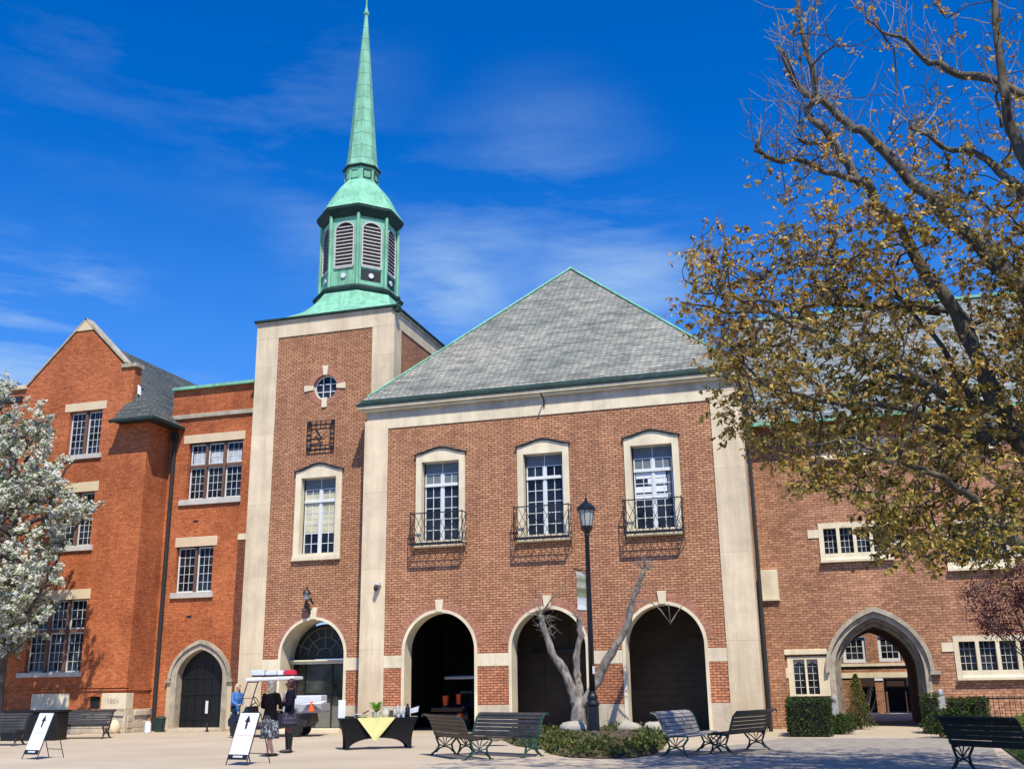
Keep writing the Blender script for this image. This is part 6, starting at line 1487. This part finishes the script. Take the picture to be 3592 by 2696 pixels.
for grp_, extra in (([((-8.69, 32, 3.55), 16, 1.0, .2), ((-8.5, 32, 3.1), 8, .7, -.1)], 1), ([((-7.57, 32.4, 3.45), 6, .5, .4)], 0), ([((-5.35, 32, 4.8), 18, .7, .8), ((-5.6, 32, 4.2), 9, .6, .3), ((-5.85, 32, 3.6), 5, .5, .2)], 2)):
    tw = MB()
    for c, n, L_, zz in grp_:
        for i in range(n):
            tp = twig(Vector(c), Vector((rn.uniform(-1, 1), rn.uniform(-.6, .6), rn.uniform(-.6, .8)+zz)), rn.uniform(.4, 1)*L_, rn, 6, .3, .05); tw.tube(tp, [.014, .012, .01, .008, .006, .004, .003], 4, cap=False)
            for k_ in (2, 4):
                t2 = twig(tp[k_], Vector((rn.uniform(-1, 1), rn.uniform(-.6, .6), rn.uniform(-.4, .9))), .3, rn, 4, .35, .1); tw.tube(t2, [.007, .006, .005, .004, .003], 3, cap=False)
    if extra == 1: tw.tube([(-8.69, 32, 3.55), (-8.4, 31.9, 3.9), (-8.15, 31.9, 4.2), (-7.95, 31.9, 4.35), (-7.8, 31.9, 4.6)], [.03, .025, .018, .012, .006], 5)
    if extra == 2:
        tw.tube([(-5.7, 32, 3.9), (-5.2, 31.8, 3.85), (-4.9, 31.8, 3.6), (-4.61, 31.8, 3.17), (-4.65, 31.8, 3.77)], [.02, .018, .02, .022, .01], 5); tw.tube([(-4.61, 31.8, 3.2), (-4.4, 31.8, 3.5), (-4.19, 31.8, 3.75), (-3.9, 31.8, 3.95), (-3.74, 31.8, 4.1)], [.02, .015, .012, .008, .004], 5)
    tw.raw('twigs', 'bark_pale', pt)
# ---- planting bed
BED = [(-6.9, 25.4), (-6.3, 23.8), (-5.6, 22.7), (-4.9, 22.35), (-4.3, 22.5), (-3.95, 23.6), (-4.1, 26), (-4.6, 30), (-5.6, 33.4), (-9.6, 33.4), (-9.4, 30), (-8.0, 26.8)]
bc = Vector((-6.2, 28.0))
bm_ = MB(); n = len(BED); rings = [(1.0, .02), (.93, .13), (.7, .24), (.3, .28)]
for f, z in rings:
    for (x, y) in BED: bm_.v.append((bc.x+(x-bc.x)*f, bc.y+(y-bc.y)*f, z))
for i in range(3):
    for j in range(n): a = i*n+j; b = i*n+(j+1) % n; bm_.f.append((a, b, b+n, a+n))
bm_.f.append(tuple(3*n+j for j in range(n))); o = bm_.build('planting_bed', 'soil', None, smooth=True); tag(o, kind='structure')
M['leaf_cover'] = leaf_mat('ground ivy leaves', [(0, (.03, .045, .012)), (.4, (.075, .11, .02)), (.75, (.15, .19, .05)), (1, (.24, .17, .06))], .25)
gc = MB(); rn = random.Random(9)
def in_bed(x, y, f=1.):
    return inside(bc.x+(x-bc.x)/f, bc.y+(y-bc.y)/f, BED)
m_ = 0
while m_ < 15000:
    x = rn.uniform(-9.6, -3.8); y = rn.uniform(22.3, 33.4)
    if rn.random() < (y-22)/16: continue
    if not in_bed(x, y): m_ += .2; continue
    e = 0 if in_bed(x, y, .93) else -.1
    h = .15+e+.15*noise.noise(Vector((x*1.6, y*1.6, 0)))+.08*noise.noise(Vector((x*5, y*5, 2)))
    leaf(gc, Vector((x, y, h+rn.uniform(-.03, .07))), rn.uniform(.05, .13), rn, .7, -.5); m_ += 1
o = gc.raw('ground_cover', 'leaf_cover', None); tag(o, 'low green ground cover filling the planting bed', 'ground cover', kind='stuff')
M['rock'] = stone_mat('pale rock', (.50, .45, .36), var=.35, scale=4, streak=.1)
for (x, y, r_, lb) in ((-7.15, 29.6, .3, 'pale rock in the bed left of the lamp base'), (-5.65, 29.9, .26, 'pale rock in the bed close to the right of the lamp base'), (-5.0, 30.2, .24, 'flat pale rock farthest right in the bed'), (-8.55, 26.9, .27, 'brown grey rock in the bed behind the two facing benches')):
    o = rock(MB(), (0, 0, 0), r_, x, (1.3, 1, .7)).build('rock', 'rock', None, world=False, smooth=True); o.location = (x, y, .3); tag(o, lb, 'rock', 'rocks in the planting bed')
# ---- clipped hedges, shrubs by the gateway
M['hedge'] = leaf_mat('clipped hedge leaves', [(0, (.016, .03, .006)), (.5, (.04, .07, .012)), (1, (.09, .13, .025))], .2)
M['hedge_core'] = plain('hedge core', (.012, .016, .006), .95)
def hedge(name, label, x0, x1, y0, y1, z1, n, cat='hedge', mat='hedge', seed=1, sz=(.04, .075), z0=0., grp=None):
    t = thing(name, label, cat, ((x0+x1)/2, (y0+y1)/2, 0), 0, grp); r_ = random.Random(seed)
    MB().box(x0+.06, x1-.06, y0+.06, y1-.06, z0, z1-.07).build('stems', 'hedge_core', t)
    m = MB(); A = [(x1-x0)*(z1-z0), (y1-y0)*(z1-z0), (x1-x0)*(y1-y0)]
    for i in range(n):
        f = r_.random()*(A[0]+2*A[1]+A[2]); u, v = r_.random(), r_.random()
        if f < A[0]: p = Vector((x0+u*(x1-x0), y0, z0+v*(z1-z0)))
        elif f < A[0]+A[1]: p = Vector((x0, y0+u*(y1-y0), z0+v*(z1-z0)))
        elif f < A[0]+2*A[1]: p = Vector((x1, y0+u*(y1-y0), z0+v*(z1-z0)))
        else: p = Vector((x0+u*(x1-x0), y0+v*(y1-y0), z1))
        p += Vector((r_.uniform(-.05, .05), r_.uniform(-.05, .05), r_.uniform(-.05, .04)+.05*noise.noise(p*2)))
        leaf(m, p, r_.uniform(*sz), r_, .65)
    m.raw('foliage', mat, t); return t
hedge('hedge', 'square clipped dark green hedge left of the pointed gateway', -1.42, -.3, 31.2, 33.6, .98, 5200, seed=3)
hedge('hedge', 'small clipped hedge block just right of the gateway opening', 2.3, 2.66, 32.8, 34, 1.04, 1500, seed=4)
hedge('hedge', 'low dark hedge beside the white urn right of the gateway', 3.0, 3.45, 33., 34.2, .92, 1600, seed=5)
hedge('hedge', 'low dark hedge nearest the iron railing', 3.55, 3.98, 33., 34.2, .94, 1600, seed=6)
def shrub(label, c, rx, ry, h, n, mat, seed, cone=False, sz=(.05, .1), cat='shrub', name='shrub'):
    t = thing(name, label, cat, (c[0], c[1], 0)); r_ = random.Random(seed); s = MB(); m = MB()
    for i in range(14):
        a = r_.uniform(0, 2*PI); s.tube(twig(Vector((c[0], c[1], 0)), Vector((math.cos(a)*.5, math.sin(a)*.5, 1)), h*.8, r_, 5, .18, .1), [.014, .012, .01, .008, .006, .004], 4, cap=False)
    s.raw('stems', 'bark_dark', t)
    for i in range(n):
        u = r_.random()**.6; a = r_.uniform(0, 2*PI); v = r_.random()
        w_ = (1-v)**.7 if cone else math.sin(PI*min(1, .12+v*.88))**.6
        p = Vector((c[0]+math.cos(a)*rx*u*w_, c[1]+math.sin(a)*ry*u*w_, .05+h*v)); q = 1+.3*noise.noise(p*1.7); p = Vector((c[0]+(p.x-c[0])*q, c[1]+(p.y-c[1])*q, p.z*(.9+.2*noise.noise(p*1.1))))
        leaf(m, p, r_.uniform(*sz), r_, .5)
    m.raw('foliage', mat, t); return t
M['leaf_yellowgreen'] = leaf_mat('yellow green leaves', [(0, (.05, .06, .012)), (.5, (.13, .15, .025)), (1, (.24, .23, .05))], .3)
shrub('loose yellow green conical shrub seen inside the pointed gateway', (.55, 36.0), .5, .5, 1.75, 3600, 'leaf_yellowgreen', 8, cone=True, sz=(.04, .08))
M['leaf_bright'] = leaf_mat('sunlit green leaves', [(0, (.05, .10, .015)), (.5, (.12, .21, .03)), (1, (.25, .33, .06))], .3)
shrub('bright green bush on the right in front of the iron railing', (4.9, 31.5), 1.0, .7, .62, 3600, 'leaf_bright', 12)
shrub('dark spreading shrub right of the path below the gateway', (2.9, 30.8), .9, .6, .75, 3000, 'hedge', 14)
shrub('mid green shrub between the path and the lawn corner', (3.6, 30.0), .7, .6, .55, 2400, 'leaf_yellowgreen', 15)
shrub('low dark shrub close to the foot of the gateway on the left', (.0, 33.0), .45, .6, .5, 1500, 'hedge', 16)
# ---- purple leaved tree
M['leaf_purple'] = leaf_mat('purple leaves', [(0, (.035, .008, .014)), (.5, (.09, .022, .035)), (1, (.19, .06, .085))], .3)
pp = thing('purple_leaved_tree', 'small purple leaved tree in front of the wing at the right edge', 'tree', (5.9, 33, 0)); rn = random.Random(31)
MB().tube([(5.95, 33, 0), (5.9, 33, .9), (5.8, 33, 1.6), (5.75, 33, 2.4), (5.8, 33, 3.2)], [.11, .09, .08, .06, .04], 8).build('trunk', 'bark_dark', pp)
PPy = [(3.55, 3.5), (3.8, 4.0), (4.3, 4.45), (5.0, 4.6), (5.8, 5.1), (6.9, 4.8), (7.4, 3.6), (6.8, 2.6), (5.6, 2.4), (4.8, 2.45), (4.2, 2.75), (3.9, 3.1)]
bs = MB(); lf = MB(); nb = []
for tgt in ((3.8, 3.5), (4.1, 4.0), (4.6, 4.3), (4.3, 3.1), (5.0, 4.5), (4.9, 3.3), (5.6, 4.8), (6.4, 4.4), (6.8, 3.6), (5.3, 3.8)):
    P_ = [Vector((5.85, 33, 1.3)).lerp(Vector((tgt[0], 33+rn.uniform(-.8, .8), tgt[1])), s/6)+Vector((rn.uniform(-.04, .04), rn.uniform(-.06, .06), -.12*math.sin(PI*s/6))) for s in range(7)]
    bs.tube(P_, [.035, .03, .025, .02, .015, .01, .006], 5, cap=False); nb += P_[2:]
c_ = 0
while c_ < 420:
    x, z, y = rn.uniform(3.5, 7.4), rn.uniform(2.4, 5.1), 33+rn.gauss(0, .5)
    if not inside(x, z, PPy) or noise.noise(Vector((x*1.5, y, z*1.5))) < -.12: c_ += .05; continue
    p = Vector((x, y, z)); q = min(nb, key=lambda v: (v-p).length_squared); bs.tube([q, p], [.008, .004], 3, cap=False); c_ += 1
    for i in range(24): leaf(lf, p+Vector((rn.gauss(0, .11), rn.gauss(0, .11), rn.gauss(0, .1))), rn.uniform(.045, .085), rn, .65)
bs.raw('branches', 'bark_dark', pp); lf.raw('foliage', 'leaf_purple', pp)
# ---- white carved urns at the gateway, iron railing, grass
M['urnwhite'] = stone_mat('white mottled stone', (.5, .49, .47), var=.5, scale=7, streak=.4)
for x, h, lb in ((-.15, 1.06, 'white mottled stone pedestal at the left foot of the gateway'), (2.78, 1.2, 'white mottled stone pedestal with carved top right of the gateway')):
    t = thing('stone_pedestal', lb, 'pedestal', (x, 33.3, 0), 0, 'white pedestals flanking the gateway')
    MB().box(x-.13, x+.13, 33.17, 33.43, 0, .12).box(x-.1, x+.1, 33.2, 33.4, .12, h-.2).build('shaft', 'urnwhite', t, bevel=.01)
    rock(MB(), (x, 33.3, h-.1), .105, x, (.85, .85, 1.05)).build('carved_top', 'urnwhite', t, smooth=True)
ra = thing('iron_railing', 'black iron railing in front of the wing on the right', 'railing', (5.5, 34.4, 0)); rl = MB()
for z in (.35, .92): rl.obox((4.0, 34.4, z), (8.5, 34.4, z), .03, .035)
rl.build('rail', 'iron', ra); br = MB()
for i in range(32): x = 4.0+i*.145; br.tube([(x, 34.4, 0), (x, 34.4, .98)], .009, 5)
br.build('balusters', 'iron', ra)
gr = MB(); rn = random.Random(77)
for i in range(16000):
    y = rn.uniform(16.5, 29.1); x0 = 2.5+(y-12)*1.02/17.2; x = rn.uniform(x0, x0+3.4)
    h = rn.uniform(.04, .09); a = rn.uniform(0, PI); dx, dy = math.cos(a)*.012, math.sin(a)*.012; n = len(gr.v); lx, ly = rn.uniform(-.03, .03), rn.uniform(-.03, .03)
    gr.v += [(x-dx, y-dy, .05), (x+dx, y+dy, .05), (x+lx, y+ly, .05+h)]; gr.f.append((n, n+1, n+2))
M['grass'] = leaf_mat('grass blades', [(0, (.03, .07, .01)), (.5, (.07, .13, .02)), (1, (.14, .20, .04))], .3)
tag(gr.raw('grass', 'grass', None), 'short green grass on the lawn at the bottom right', 'grass', kind='stuff')
